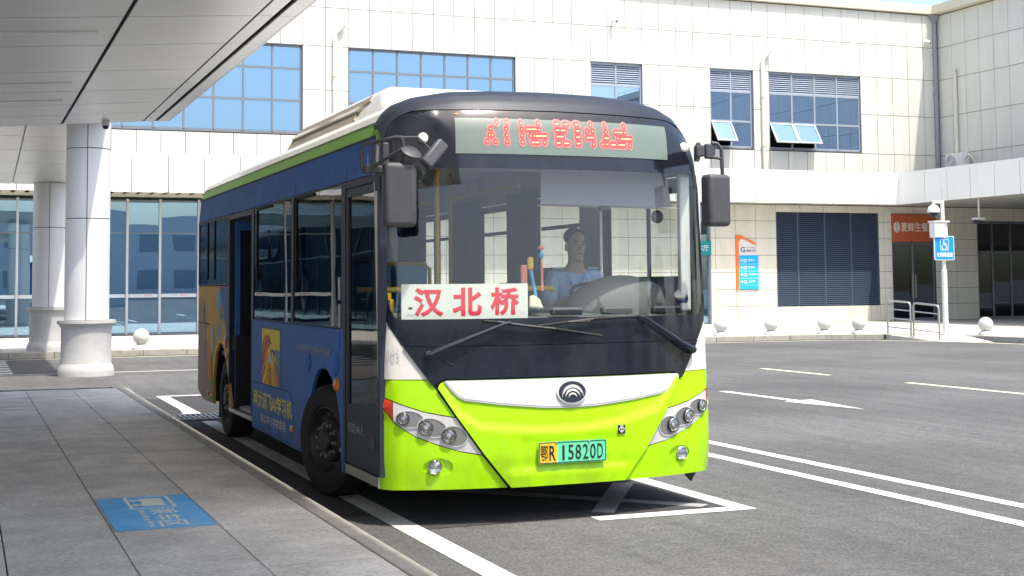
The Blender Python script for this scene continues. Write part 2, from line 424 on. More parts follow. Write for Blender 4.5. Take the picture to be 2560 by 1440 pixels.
def ribbon(pts, w):
    L, R = [], []
    for i, p in enumerate(pts):
        a, b = pts[max(i-1, 0)], pts[min(i+1, len(pts)-1)]; d = math.hypot(b[0]-a[0], b[1]-a[1])
        nx, ny = -(b[1]-a[1])/d*w/2, (b[0]-a[0])/d*w/2
        L.append((p[0]+nx, p[1]+ny)); R.append((p[0]-nx, p[1]-ny))
    return L+R[::-1]
def ellipse(cx, cy, rx, ry, n=28, rot=0.):
    return [(cx+rx*math.cos(t)*math.cos(rot)-ry*math.sin(t)*math.sin(rot), cy+rx*math.cos(t)*math.sin(rot)+ry*math.sin(t)*math.cos(rot)) for t in [2*math.pi*k/n for k in range(n)]]
def interp(x, tab):
    if x <= tab[0][0]: return tab[0][1]
    for (a, fa), (b, fb) in zip(tab, tab[1:]):
        if x <= b: return fa+(fb-fa)*(x-a)/(b-a)
    return tab[-1][1]
def rrect(x0, y0, x1, y1, r, n=4):
    out = []
    for cx, cy, a in ((x1-r, y0+r, -90), (x1-r, y1-r, 0), (x0+r, y1-r, 90), (x0+r, y0+r, 180)):
        out += [(cx+r*math.cos(math.radians(a+90*k/n)), cy+r*math.sin(math.radians(a+90*k/n))) for k in range(n+1)]
    return out
flat = lambda z: (lambda x, y: V((x, y, z)))

# ---------------------------------------------------------------- road, paint
road = MB(); road.face([(-300, -300, 0), (300, -300, 0), (300, 300, 0), (-300, 300, 0)])
road = tag(road.build('road', 'asphalt'), kind='structure')
def paint(pts, m='road_paint', z=.004):
    b = MB(); b.face([(x, y, z) for x, y in pts]); return b.build('painted_line', m, road)
def line(x0, y0, x1, y1, w=.14, m='road_paint', z=.004): return paint(ribbon([(x0, y0), (x1, y1)], w), m, z)
pt = MB(); pt.face([(2.86, 8.83, .003), (5.12, 8.83, .003), (5.12, 21.1, .003), (2.86, 21.1, .003)]); pt.build('asphalt_area', 'asphalt_dark', road)  # darker asphalt inside the marked bay
pt = MB(); pt.face([(2.2, 9.5, .0025), (2.7, 9.5, .0025), (2.7, 20.6, .0025), (2.2, 20.9, .0025)]); pt.build('asphalt_area', 'asphalt_dark', road)  # darker asphalt strip between kerb and bay line
line(7.05, -3, 7.05, 27.2); line(6.53, -3, 6.53, 27.2)
line(2.78, -3, 2.78, 16.95, .17); paint([(2.62, 18.05), (2.86, 18.05), (2.86, 21.05), (2.69, 21.05), (2.69, 18.8), (2.66, 18.35)])
line(2.69, 21.13, 6.4, 21.13, .14)
line(5.2, 8.65, 5.2, 21.05, .15); line(4.05, 8.74, 5.125, 8.73, .16)
paint([(4.14, 9.0), (4.27, 8.9), (5.05, 10.16), (4.91, 10.25)], 'worn_paint', .0045)
paint([(2.9, 11.0), (4.95, 8.88), (5.06, 8.96), (3.05, 11.15)], 'worn_paint', .005)
line(14.0, 20.5, 14.0, 22.7, .13, 'road_paint_yellow'); line(14.05, 15.3, 14.02, 18.4, .13, 'road_paint_yellow')
line(13.98, 25, 13.98, 28, .13, 'road_paint_yellow')
paint([(10.47, 18.2), (10.62, 18.2), (10.66, 16.3), (10.86, 16.35), (10.62, 14.8), (10.36, 16.25), (10.50, 16.3)])
line(-14, 27.65, 6.2, 27.65, .13)
for k in range(7): line(-3.2, 28.25+.86*k, .92, 28.25+.86*k, .45)
KERB = [(-30, 34.0), (4, 33.9), (19.2, 33.45), (22.6, 33.25), (23.95, 32.4)]
KERB2 = [(25.35, 30.75), (25.55, 28.8), (25.6, 14)]
def offs(pts, d): return [(x, y-d) for x, y in pts]
paint(ribbon([(-30, 33.62), (4, 33.52), (19.2, 33.07), (22.4, 32.85), (23.5, 32.2), (24.75, 29.9), (25.15, 27.6), (25.2, 14)], .13), 'road_paint_yellow')

# boarding platform: slabs and kerb stones
plat = MB(); plat.box(-14, -8, .0, 2.1, 21.3, .118)
plat = tag(plat.build('boarding_platform', 'paving_joint'), kind='structure')
xs = [-5.43, -4.80, -4.17, -3.54, -2.91, -2.28, -1.65, -1.02, -.39, .24, .86, 1.49, 2.115]
ys = [-.99+1.38*k for k in range(17)]
g = .0045
for i in range(len(xs)-1):
    for j in range(len(ys)-1):
        y1 = min(ys[j+1], 21.4)
        if y1-ys[j] < .2: continue
        slab('paving_slab', xs[i]+g, ys[j]+g, .08, xs[i+1]-g, y1-g, .150+random.uniform(-.0012, .0012), 'paving', plat)
bb = MB(); bb.box(-14, -8, .118, -5.44, 21.4, .15); bb.box(-5.43, -8, .118, 2.25, -1, .15); bb.build('paving_field', 'paving', plat)
yk = -1.0
while yk < 19.8:
    y2 = min(yk+1.0, 19.8)
    b = MB(); b.box(2.12, yk+.004, 0, 2.25, y2-.004, .152); b.build('kerb_stone', 'kerb_stone', plat, bevel=.012)
    yk = y2
b = MB(); b.hexa([(2.12, 19.81, 0), (2.25, 19.81, 0), (2.28, 20.9, 0), (2.2, 21.5, 0), (2.05, 21.5, 0), (2.12, 20.9, 0)], [(2.12, 19.81, .152), (2.25, 19.81, .152), (2.28, 20.9, .152), (2.2, 21.5, .152), (2.05, 21.5, .152), (2.12, 20.9, .152)])
b.build('kerb_stone', 'kerb_stone', plat, bevel=.01)
for k in range(9):
    b = MB(); b.box(2.04-1.0*k-.995, 21.405, 0, 2.04-1.0*k, 21.53, .152); b.build('kerb_stone', 'kerb_stone', plat, bevel=.01)

# blue boarding-area panel on the platform
fs = MB(); fs.prism([(x, y, .153) for x, y in rrect(.875, 8.68, 1.48, 10.04, .03)], (0, 0, .004))
fs = tag(fs.build('floor_sign', 'floor_blue'), 'blue boarding area sticker with bus symbol lying on the platform slabs', 'floor sign')
fz = .1585
def floor_poly(loops, name, m='floor_print'): return patch(name, loops, flat(fz), 0, m, fs, step=.5, smooth=False)
floor_poly([rrect(1.05, 9.46, 1.345, 10.0, .02), rrect(1.07, 9.485, 1.325, 9.975, .015)], 'symbol_frame')
floor_poly([[(1.15, 9.57), (1.29, 9.57), (1.29, 9.90), (1.15, 9.90), (1.13, 9.87), (1.13, 9.82), (1.15, 9.80), (1.15, 9.70), (1.12, 9.68), (1.12, 9.62)]], 'bus_symbol')
for cy in (9.645, 9.845): floor_poly([ellipse(1.105, cy, .03, .045, 16)], 'bus_symbol')
for k, ch in enumerate('乘车区'):
    put_text('lettering', ch, on_plane((1.15, 9.42-.245*k, fz), (0, -1, 0), (1, 0, 0)), 'floor_print', fs, w=.215, h=.17, bold=.012)
put_text('lettering', 'Boarding Area', on_plane((1.075, 9.40, fz), (0, -1, 0), (1, 0, 0)), 'floor_print', fs, w=.68, h=.05, bold=.01)

# drain grate by the kerb
gr = thing('drain_grate', 'iron drain grate in the road between the kerb and the rear bus wheel', 'drain grate', (2.75, 17.5, 0))
b = MB(); b.box(2.40, 17.13, .005, 3.08, 17.83, .008); b.build('pit', 'dark_void', gr)
b = MB()
for q in ((2.40, 17.13, 2.43, 17.83), (3.05, 17.13, 3.08, 17.83), (2.43, 17.13, 3.05, 17.16), (2.43, 17.8, 3.05, 17.83), (2.43, 17.465, 3.05, 17.495)): b.box(q[0], q[1], .008, q[2], q[3], .022)
b.build('frame', 'paper_grey', gr)
for k in range(9):
    slab('bar', 2.462+.064*k, 17.16, .009, 2.484+.064*k, 17.8, .02, 'paper_grey', gr)

# far pavement
pv = MB(); top = [(x, y, .14) for x, y in KERB+KERB2]+[(60, 14, .14), (60, 60, .14), (-30, 60, .14)]
pv.hexa([(x, y, -.02) for x, y, z in top], top)
pv = tag(pv.build('pavement', 'paving_joint'), kind='structure')
def kerb_run(P, n0):
    for (x0, y0), (x1, y1) in zip(P, P[1:]):
        L = math.hypot(x1-x0, y1-y0); n = max(1, round(L/1.0)); dx, dy = (x1-x0)/L, (y1-y0)/L; nx, ny = dy, -dx
        for k in range(n):
            a, c = k*L/n+.005, (k+1)*L/n-.005
            q = [(x0+dx*a+nx*.03, y0+dy*a+ny*.03), (x0+dx*c+nx*.03, y0+dy*c+ny*.03), (x0+dx*c-nx*.12, y0+dy*c-ny*.12), (x0+dx*a-nx*.12, y0+dy*a-ny*.12)]
            b = MB(); b.hexa([(x, y, 0) for x, y in q], [(x, y, .152) for x, y in q]); b.build('kerb_stone', 'kerb_stone', pv, bevel=.012)
kerb_run([(-6, 33.93)]+KERB[1:], 0); kerb_run(KERB2, 0)
def paving_row(x0, x1, yb):
    x = x0
    while x < x1:
        for j in range(8):
            y0 = yb+.1+j*1.22
            slab('paving_slab', x+.008, y0+.008, .1, min(x+1.22, x1)-.008, y0+1.212, .15, 'far_paving', pv)
        x += 1.22
paving_row(-4, 8.2, 34.0)
b = MB()
for q in ([(-30, 34.1), (-4, 34.1), (-4, 45), (-30, 45)], [(8.2, 33.95), (19.2, 33.6), (22.65, 33.4), (24.05, 32.55), (25.45, 30.85), (25.7, 28.8), (25.75, 14), (60, 14), (60, 60), (46, 60), (46, 43.9), (8.2, 43.9)]):
    b.face([(x, y, .15) for x, y in q])
b.build('paving_field', 'far_paving', pv)
b = MB(); b.hexa([(23.98, 32.42, -.01), (24.35, 30.45, -.01), (25.2, 29.4, -.01), (25.38, 30.72, -.01)], [(23.98, 32.42, .145), (24.35, 30.45, .006), (25.2, 29.4, .006), (25.38, 30.72, .145)])
b.build('ramp', 'far_paving', pv)

# ---------------------------------------------------------------- station building
F0 = 43.7
sb = thing('station_building', 'long cream panelled station building with two rows of windows behind the bus', 'building', (20, 44, 0))
COLS = [-6.27+.744*k for k in range(22)] + [10.08, 10.82, 11.58, 12.30, 13.04, 13.77, 14.51, 15.23, 15.97, 16.70, 17.45, 18.15, 18.86, 19.57, 20.28, 20.95, 21.63, 22.29, 22.97, 23.65, 24.34, 25.03, 25.91, 26.83, 27.49, 28.28, 29.09, 29.91, 30.73, 31.52, 32.26, 32.99, 33.71, 34.45, 35.14]
COLS = sorted(c for c in COLS if c <= 10.0 or c >= 10.08)
ROWS = [5.5, 6.46, 7.95, 9.39, 10.66, 11.93]
WINS = [(3.51, 10.07, 7, 0), (11.58, 17.45, 7, 0), (20.28, 22.29, 2, 1), (25.03, 26.80, 2, 1), (27.49, 31.52, 4, 1)]
WZ0, WZ1 = 6.53, 9.37
G = .0095
b = MB(); b.box(-6.3, F0+.045, 5.0, 60, F0+.09, 6.5); b.box(-6.3, F0+.045, 9.40, 60, F0+.09, 12.0)
xx = -6.3
for x0, x1, n, k in WINS+[(60, 60, 0, 0)]:
    b.box(xx, F0+.045, 6.5, x0-.012, F0+.09, 9.40); xx = x1+.012
b.build('wall_backing', 'joint_dark', sb)
for j in range(len(ROWS)-1):
    for i in range(len(COLS)-1):
        xm = (COLS[i]+COLS[i+1])/2
        if j in (1, 2) and any(a < xm < c for a, c, _, _ in WINS): continue
        z0 = ROWS[j]+G; z1 = ROWS[j+1]-G
        slab('wall_panel', COLS[i]+G, F0+random.uniform(-.002, .002), z0, COLS[i+1]-G, F0+.04, z1, 'wall_panel', sb)
def bars(bm, xs, zs, y0, y1, wx=.05, wz=.05):
    for x in xs: bm.box(x-wx/2, y0, zs[0], x+wx/2, y1, zs[-1])
    for z in zs:
        for a, c in zip(xs, xs[1:]): bm.box(a+wx/2, y0+.004, z-wz/2, c-wx/2, y1-.004, z+wz/2)
for wi, (x0, x1, n, lou) in enumerate(WINS):
    fx = [x0+.035+(x1-x0-.07)*k/n for k in range(n+1)]
    fz_ = [WZ0+.03, 7.58, 8.62, WZ1-.03] if not lou else [WZ0+.03, 7.50, 8.58, WZ1-.03]
    b = MB(); bars(b, fx, fz_, F0+.07, F0+.14, .062, .07)
    wn = b.build('window', 'frame_grey' if not lou else 'frame_pale', sb)
    b = MB()
    b.box(x0-.01, F0+.005, WZ0-.05, x0+.004, F0+.3, WZ1+.02); b.box(x1-.004, F0+.005, WZ0-.05, x1+.01, F0+.3, WZ1+.02)
    b.box(x0+.004, F0+.005, WZ1+.004, x1-.004, F0+.3, WZ1+.02); b.box(x0+.004, F0+.0, WZ0-.045, x1-.004, F0+.3, WZ0-.004)
    b.build('reveal', 'frame_grey', wn)
    slab('back_board', x0, F0+.6, WZ0-.1, x1, F0+.62, WZ1+.1, 'dark_void', wn)
    for k in range(n):
        for r in range(3):
            a, c, e, f = fx[k]+.031, fx[k+1]-.031, fz_[r]+.035, fz_[r+1]-.035
            if lou and r == 2:
                for q in range(9):
                    z = e+(f-e)*(q+.5)/9
                    bl = MB(); bl.hexa([(a, F0+.08, z-.036), (c, F0+.08, z-.036), (c, F0+.13, z+.01), (a, F0+.13, z+.01)], [(a, F0+.08, z-.022), (c, F0+.08, z-.022), (c, F0+.13, z+.024), (a, F0+.13, z+.024)])
                    bl.build('slat', 'louvre', wn)
                slab('louvre_back', a, F0+.145, e, c, F0+.15, f, 'dark_void', wn)
            elif lou and r == 0 and (wi, k) in ((3, 0), (4, 0), (4, 1)):
                R = Matrix.Translation((0, F0+.07, f)) @ Matrix.Rotation(math.radians(-33), 4, 'X') @ Matrix.Translation((0, -F0-.07, -f))
                s_ = MB(); h = f-e
                s_.box(a-.02, F0+.04, f-.05, c+.02, F0+.085, f, R); s_.box(a-.02, F0+.04, e-.02, c+.02, F0+.085, e+.04, R)
                s_.box(a-.02, F0+.04, e+.04, a+.04, F0+.085, f-.05, R); s_.box(c-.04, F0+.04, e+.04, c+.02, F0+.085, f-.05, R)
                s_.build('sash', 'frame_pale', wn)
                pn = MB(); pn.box(a+.04, F0+.058, e+.04, c-.04, F0+.066, f-.05, R); pn.build('pane', 'win_glass', wn)
            else:
                slab('pane', a, F0+.10, e, c, F0+.108, f, 'win_glass' if not lou else 'win_glass_dark', wn)
slab('wall_panel', -40, F0, 5.5, -6.3, F0+.04, 11.93, 'wall_panel', sb); slab('fascia_panel', -40, 42.7, 4.48, -6.32, 42.75, 5.66, 'fascia_white', sb)
slab('pane', -40, 45.2, .2, -6.4, 45.21, 4.4, 'lobby_glass', sb); slab('hall_wall', -40, 55, .15, -6.41, 55.1, 4.6, 'lobby_wall', sb); slab('hall_ceiling', -40, 42.8, 4.5, -6.41, 55.1, 4.55, 'soffit_cream', sb)
# parapet band and roof
b = MB(); b.box(-6.3, F0-.16, 11.96, 35.0, F0+.3, 12.31); b.box(34.98-.16, 8, 11.96, 35.46, F0-.161, 12.312); b.build('parapet', 'parapet', sb, bevel=.012)
b = MB(); b.box(-6.3, F0+.31, 11.9, 60, 62, 12.2); b.box(35.47, 8, 11.9, 60, F0+.30, 12.2); b.build('roof', 'joint_dark', sb)
b = MB(); b.tube([(-6, F0-.05, 12.47), (34.8, F0-.05, 12.47)], .011, 5); b.tube([(34.88, F0-.05, 12.47), (34.88, 10, 12.47)], .011, 5)
for k in range(28): b.tube([(-5+1.45*k, F0-.05, 12.31), (-5+1.45*k, F0-.05, 12.47)], .009, 5)
for k in range(20): b.tube([(34.88, F0-1.5-1.5*k, 12.31), (34.88, F0-1.5-1.5*k, 12.47)], .009, 5)
b.build('lightning_wire', 'steel', sb)
# side wing, seen obliquely at the right
WX = 35.14
YW = [43.69, 42.87, 42.09, 41.32] + [41.32-.785*k for k in range(1, 14)]
b = MB(); b.box(WX+.045, 10, 5.0, WX+.09, F0+.04, 12.0); b.build('wall_backing', 'joint_dark', sb)
for j in range(5):
    for i in range(len(YW)-1):
        slab('wall_panel', WX+random.uniform(-.002, .002), YW[i+1]+G, ROWS[j]+G, WX+.04, YW[i]-G, ROWS[j+1]-G, 'wall_panel', sb)
for j in range(5): slab('wall_panel', WX, 10, ROWS[j]+G, WX+.04, YW[-1]-G, ROWS[j+1]-G, 'wall_panel', sb)
# white canopy fascia along both wings, soffit behind it
FY, FX, FZ0, FZ1 = 42.7, 32.4, 4.48, 5.66
xs_ = [-5.9+1.08*k for k in range(36)]
xs_ = [x for x in xs_ if x < 31.9]
xs_[-1] = 31.67
off_ = 24.10-xs_[[i for i, x in enumerate(xs_) if abs(x-24.1) < .55][0]]
xs_ = [x+off_ for x in xs_ if x+off_ < 31.6]+[FX]
for a, c in zip(xs_, xs_[1:]): slab('fascia_panel', a+.013, FY, FZ0, c-.013 if c < FX else c, FY+.05, FZ1, 'fascia_white', sb)
yw = [FY+.05, 41.2, 39.97, 38.75, 37.53, 36.31, 35.1, 33.9, 32.7, 31.5, 30.3, 29.1, 27.9, 26.7, 25.5]
for a, c in zip(yw, yw[1:]): slab('fascia_panel', FX-.004, c+.013, FZ0+.002, FX+.05, a-.013, FZ1-.001, 'fascia_white', sb)
b = MB(); b.box(-6.3, FY+.06, FZ0+.02, FX+.06, FY+.12, FZ1-.02); b.box(FX+.06, 12, FZ0+.02, FX+.12, FY+.12, FZ1-.02)
b.box(-6.3, FY+.12, FZ1-.12, 60, F0+.04, FZ1-.03); b.box(FX+.12, 12, FZ1-.12, 60, FY+.12, FZ1-.031); b.build('fascia_backing', 'joint_dark', sb)
b = MB(); b.box(7.5, FY+.13, FZ0+.01, 60, F0+.5, FZ0+.06); b.box(FX+.13, 12, FZ0+.012, 60, FY+.129, FZ0+.062); b.build('soffit', 'soffit_grey', sb)
# slotted cream soffit over the glass front at the left
for k in range(34):
    x = -6.2+.40*k
    b = MB(); b.hexa([(x, FY+.13, FZ0+.005), (x+.27, FY+.13, FZ0+.005), (x+.27, 44.1, FZ0+.005), (x, 44.1, FZ0+.005)], [(x, FY+.13, FZ0+.03), (x+.27, FY+.13, FZ0+.03), (x+.27, 44.1, FZ0+.03), (x, 44.1, FZ0+.03)])
    b.build('soffit_slat', 'soffit_cream', sb)
for k in range(12):
    slab('soffit_board', -6.2+1.15*k, 44.105, FZ0+.004, -5.06+1.15*k, 45.2, FZ0+.034, 'soffit_cream', sb)
slab('soffit_void', -6.3, FY+.13, FZ0+.07, 7.5, 45.3, FZ0+.09, 'dark_void', sb)
# glass front of the hall
GY = 45.22
gx = [-6.2, -4.65, -3.1, -1.55, 0.0, 1.54, 3.2, 4.81, 5.82, 7.03, 8.25, 9.45, 10.65, 11.85, 13.05]
b = MB()
for x in gx: b.box(x-.035, GY-.12, .15, x+.035, GY+.02, 4.42)
gw = b.build('glass_wall', 'mullion_pale', sb)
for a, c in zip(gx, gx[1:]):
    for z, h in ((.16, .06), (3.34, .04), (4.36, .06)): slab('transom', a+.036, GY-.06, z-h/2, c-.036, GY+.015, z+h/2, 'frame_grey', gw)
for a, c in zip(gx, gx[1:]):
    slab('pane', a+.037, GY-.02, .195, c-.037, GY-.012, 3.318, 'lobby_glass', gw)
    slab('pane', a+.037, GY-.02, 3.362, c-.037, GY-.012, 4.328, 'lobby_glass', gw)
    if c < 13:
        slab('film_strip', a+.05, GY-.026, 1.31, c-.05, GY-.0215, 1.42, 'film', gw)
        t = (a+c)/2
        put_text('film_print', '天门公交', on_plane((t-.28, GY-.0285, 1.345), (1, 0, 0), (0, 0, 1)), 'grey_print', gw, w=.24)
        put_text('film_print', '安全出行', on_plane((t+.04, GY-.0285, 1.345), (1, 0, 0), (0, 0, 1)), 'red_print', gw, w=.24)
b = MB(); b.box(-6.3, 45.0, .149, 24.9, 55, .156); b.build('hall_floor', 'lobby_floor', sb)
b = MB(); b.box(-6.3, 55, .15, 24.9, 55.1, 4.6); b.box(-6.4, 45.3, .15, -6.3, 55.1, 4.6); b.box(24.9, 43.9, .15, 25.0, 55.1, 4.6); b.build('hall_wall', 'lobby_wall', sb)
b = MB(); b.box(-6.3, GY+.05, 4.5, 24.9, 55.1, 4.6); b.build('hall_ceiling', 'soffit_grey', sb)
for x in (-2, 2.4, 8.5):
    b = MB(); b.box(x, 50, .16, x+1.6, 50.8, 1.2); b.build('counter', 'interior_light', sb, bevel=.03)
# ground-floor wall at the right
LR = [.15, .77, 1.38, 2.0, 2.62, 3.24, 3.87, 4.47]
def tiles(x0s, y=F0, rows=LR):
    for a, c in zip(x0s, x0s[1:]):
        for e, f in zip(rows, rows[1:]): slab('wall_tile', a+.008, y+random.uniform(-.001, .001), e+.008, c-.008, y+.03, f-.008, 'wall_tile', sb)
tiles([13.09]+[13.25+.84*k for k in range(13)]+[24.02])
b = MB(); b.box(13.09, F0+.032, .15, 24.02, F0+.3, 4.5); b.box(13.0, F0, .15, 13.085, GY+.1, 4.5); b.build('wall_backing', 'joint_dark', sb)
b = MB(); bars(b, [24.06, 24.90], [.2, 2.55, 4.4], F0+.1, F0+.17, .06, .06); gd = b.build('door', 'frame_grey', sb)
slab('pane', 24.09, F0+.13, .23, 24.87, F0+.138, 2.52, 'lobby_glass', gd); slab('pane', 24.09, F0+.13, 2.58, 24.87, F0+.138, 4.37, 'lobby_glass', gd)
tiles([24.95, 25.13, 25.96, 26.82, 27.68]); tiles([32.19, 32.42, 32.78]); tiles([34.80, 35.02, 35.76, 36.80])
tiles([27.68, 28.71, 29.74, 30.76, 31.78, 32.19], rows=[.15, .745]); tiles([27.68, 28.71, 29.74, 30.76, 31.78, 32.19], rows=[4.2, 4.47])
tiles([32.78, 33.79, 34.80], rows=[4.19, 4.47]); tiles([36.80, 37.6, 38.6, 39.6, 40.6], rows=[3.95, 4.47])
b = MB(); b.box(24.95, F0+.032, .15, 27.68, F0+.3, 4.5); b.box(32.19, F0+.032, .15, 32.78, F0+.3, 4.5); b.box(34.80, F0+.032, .15, 36.8, F0+.3, 4.5)
b.box(27.68, F0+.032, .15, 32.19, F0+.3, .745); b.box(27.68, F0+.032, 4.2, 32.19, F0+.3, 4.5); b.box(32.78, F0+.032, 4.19, 34.8, F0+.3, 4.5); b.box(36.8, F0+.032, 3.95, 60, F0+.3, 4.5)
b.box(25.0, F0+1.2, .15, 60, F0+1.25, 4.6)
b.build('wall_backing', 'joint_dark', sb)
# big dark louvre
lx = [27.70, 28.62, 29.79, 30.95, 32.17]
b = MB(); b.box(27.68, F0+.16, .75, 32.19, F0+.2, 4.2); lv = b.build('louvre', 'dark_void', sb)
b = MB()
for x in lx: b.box(x-.025 if x > 27.8 else x-.018, F0+.018, .755, x+.025 if x < 32 else x+.018, F0+.1, 4.195)
b.build('louvre_post', 'louvre_dark', lv)
for k in range(46):
    z = .79+.0742*k
    for a, c in zip(lx, lx[1:]):
        key = ('sl', a)
        if key not in _cube:
            bm = MB(); bm.hexa([(a+.026, F0+.03, -.012), (c-.026, F0+.03, -.012), (c-.026, F0+.09, .033), (a+.026, F0+.09, .033)], [(a+.026, F0+.03, .006), (c-.026, F0+.03, .006), (c-.026, F0+.09, .051), (a+.026, F0+.09, .051)])
            o = bm.build('slat', 'louvre_dark', lv); _cube[key] = o.data
        else:
            o = link(bpy.data.objects.new('slat', _cube[key]), lv)
        o.location.z = z
# restaurant door and wide entrance
b = MB(); bars(b, [32.83, 33.79, 34.76], [.2, 3.09], F0+.1, F0+.17, .07, .07); dr = b.build('door', 'frame_grey', sb)
for a, c in ((32.865, 33.755), (33.825, 34.725)): slab('pane', a, F0+.13, .235, c, F0+.138, 3.05, 'door_glass', dr)
b = MB(); b.box(33.70, F0+.04, 1.0, 33.73, F0+.08, 1.9); b.box(33.85, F0+.04, 1.0, 33.88, F0+.08, 1.9); b.build('handle', 'steel', dr)
b = MB(); bars(b, [36.86, 37.6, 38.5, 39.4, 40.4], [.2, 2.75, 3.9], F0+.1, F0+.17, .07, .07); en = b.build('door', 'frame_grey', sb)
for a, c in zip([36.86, 37.6, 38.5, 39.4], [37.6, 38.5, 39.4, 40.4]):
    slab('pane', a+.035, F0+.14, .235, c-.035, F0+.148, 2.7, 'door_glass', en)
for k in range(34): slab('curtain_strip', 36.92+.1*k, F0+.06, 2.95+.08*abs(math.sin(k*.45)), 36.945+.1*k, F0+.068, 3.86, 'grey_plastic', en)

# signs on the building
sg = MB(); sg.box(32.79, F0-.09, 3.13, 34.79, F0-.005, 4.18)
sg = tag(sg.build('restaurant_sign', 'sign_red', bevel=.01), 'dull orange restaurant sign with pale Chinese characters above a dark glass door', 'sign')
P = on_plane((32.79, F0-.095, 3.13), (1, 0, 0), (0, 0, 1))
put_text('lettering', '夏鲜生餐厅', lambda u, v: P(u+.34, v+.385), 'sign_pale', sg, w=1.58, h=.35, bold=.012)
patch('logo_disc', [ellipse(.155, .56, .14, .21)], P, 0, 'sign_pale', sg, step=.4)
for k, ch in enumerate('夏鲜生'): put_text('lettering', ch, lambda u, v, k=k: P(u+.105, v+.65-.13*k)+V((0, -.002, 0)), 'black_print', sg, w=.1, h=.11)
ts = MB(); ts.box(24.04, F0-.06, 2.62, 24.93, F0-.002, 3.12)
ts = tag(ts.build('teal_sign', 'teal', bevel=.01), 'teal strip sign over dark glass just past the right mirror of the bus', 'sign')
put_text('lettering', '候车厅', on_plane((24.12, F0-.063, 2.76), (1, 0, 0), (0, 0, 1)), 'white_print', ts, w=.7)
b = MB(); b.box(24.93, F0-.02, .15, 24.948, F0+.5, 4.45); b.build('post', 'mullion_pale', sb)
# wayfinding board
wy = thing('wayfinding_sign', 'white and blue direction board with an orange flag top on the tiled wall', 'sign', (26.4, F0, 1.4))
W = lambda x, z: V((x, F0-.05, z))
b = MB(); b.prism([W(26.07, 1.39), W(26.87, 1.39), W(26.87, 2.615), W(26.07, 2.615)], (0, .045, 0)); b.build('blue_board', 'sign_cyan', wy)
b = MB(); b.prism([W(26.07, 2.62), W(26.87, 2.62), W(26.87, 2.95), W(26.62, 3.03), W(26.3, 3.19), W(26.1, 3.2), W(26.07, 3.1)], (0, .042, 0)); b.build('pale_board', 'sign_pale', wy)
b = MB(); b.prism([W(25.955, 1.37), W(26.065, 1.37), W(26.065, 3.08), W(26.12, 3.19), W(26.26, 3.2), W(26.6, 3.04), W(26.74, 3.0), W(26.755, 3.08), W(26.4, 3.22), W(26.2, 3.335), W(26.05, 3.36), W(25.96, 3.33)], (0, .055, 0)); b.build('flag_frame', 'sign_orange', wy)
Q = lambda x, z, d=.0035: on_plane((x, F0-.05-d, z), (1, 0, 0), (0, 0, 1))
put_text('lettering', 'G', Q(26.13, 2.72), 'sign_navy', wy, w=.2, h=.2, bold=.02)
put_text('lettering', '高铁公交', Q(26.38, 2.73), 'sign_navy', wy, w=.4, h=.1, bold=.02)
put_text('lettering', 'TIANMEN BUS', Q(26.38, 2.87), 'sign_navy', wy, w=.4, h=.04)
for k, (ar, tx) in enumerate((('↑', '乘车口'), ('↑', '检票口'), ('→', '公交换乘中心'), ('→', '卫生间'))):
    z = 2.37-.255*k
    slab('rule', 26.08, F0-.0525, z-.075, 26.865, F0-.0505, z-.065, 'white_print', wy)
    put_text('lettering', ar, Q(26.11, z), 'white_print', wy, w=.11, h=.12, bold=.03)
    put_text('lettering', tx, Q(26.44, z+.03), 'white_print', wy, h=.085, bold=.012, w=.40 if k == 2 else .27)
    patch('symbol', [rrect(.0, .0, .13, .11, .02), rrect(.02, .03, .11, .09, .01)], Q(26.25, z), 0, 'white_print', wy, step=.3)
slab('rule', 26.08, F0-.0525, 1.53, 26.865, F0-.0505, 1.54, 'white_print', wy)

# pipes and cameras on the facade, air conditioner
def downpipe(label, pts, r, m):
    b = MB(); b.tube(pts, r, 12); o = b.build('downpipe', m, smooth=True); tag(o, label, 'pipe', 'cream pipes on the upper facade')
    for z in (6.6, 8.4):
        q = MB(); q.tube([(pts[0][0], pts[0][1], z), (pts[0][0], pts[0][1], z+.07)], r+.018, 12); q.build('bracket', m, o, smooth=True)
    return o
downpipe('cream drain pipe between the two large blue windows behind the bus roof', [(11.12, F0-.07, 5.66), (11.12, F0-.07, 9.7), (11.16, F0-.08, 9.85), (11.42, F0-.12, 10.1)], .075, 'cream_pipe')
downpipe('cream drain pipe between the small and the wide louvred windows', [(27.2, F0-.07, 5.66), (27.2, F0-.07, 9.7), (27.24, F0-.08, 9.85), (27.5, F0-.14, 10.12)], .075, 'cream_pipe')
downpipe('cream pipe rising above the air conditioner on the side wing', [(WX-.08, 42.62, 6.5), (WX-.08, 42.62, 9.5), (WX-.12, 42.62, 9.7)], .07, 'cream_pipe')
dp = thing('rainwater_pipe', 'grey metal rainwater pipe with a hopper in the inner corner of the building', 'pipe', (34.97, F0-.1, 5.6))
b = MB(); b.box(34.9, F0-.13, 5.66, 35.03, F0-.01, 11.75); b.build('pipe', 'zinc', dp, bevel=.012)
b = MB(); b.hexa([(34.86, F0-.15, 11.72), (35.06, F0-.15, 11.72), (35.06, F0-.005, 11.72), (34.86, F0-.005, 11.72)], [(34.7, F0-.2, 11.93), (35.1, F0-.2, 11.93), (35.1, F0-.003, 11.93), (34.7, F0-.003, 11.93)]); b.build('hopper', 'zinc', dp)
for z in (7.2, 8.85, 10.4): slab('bracket', 34.87, F0-.145, z, 35.06, F0-.003, z+.05, 'zinc', dp)
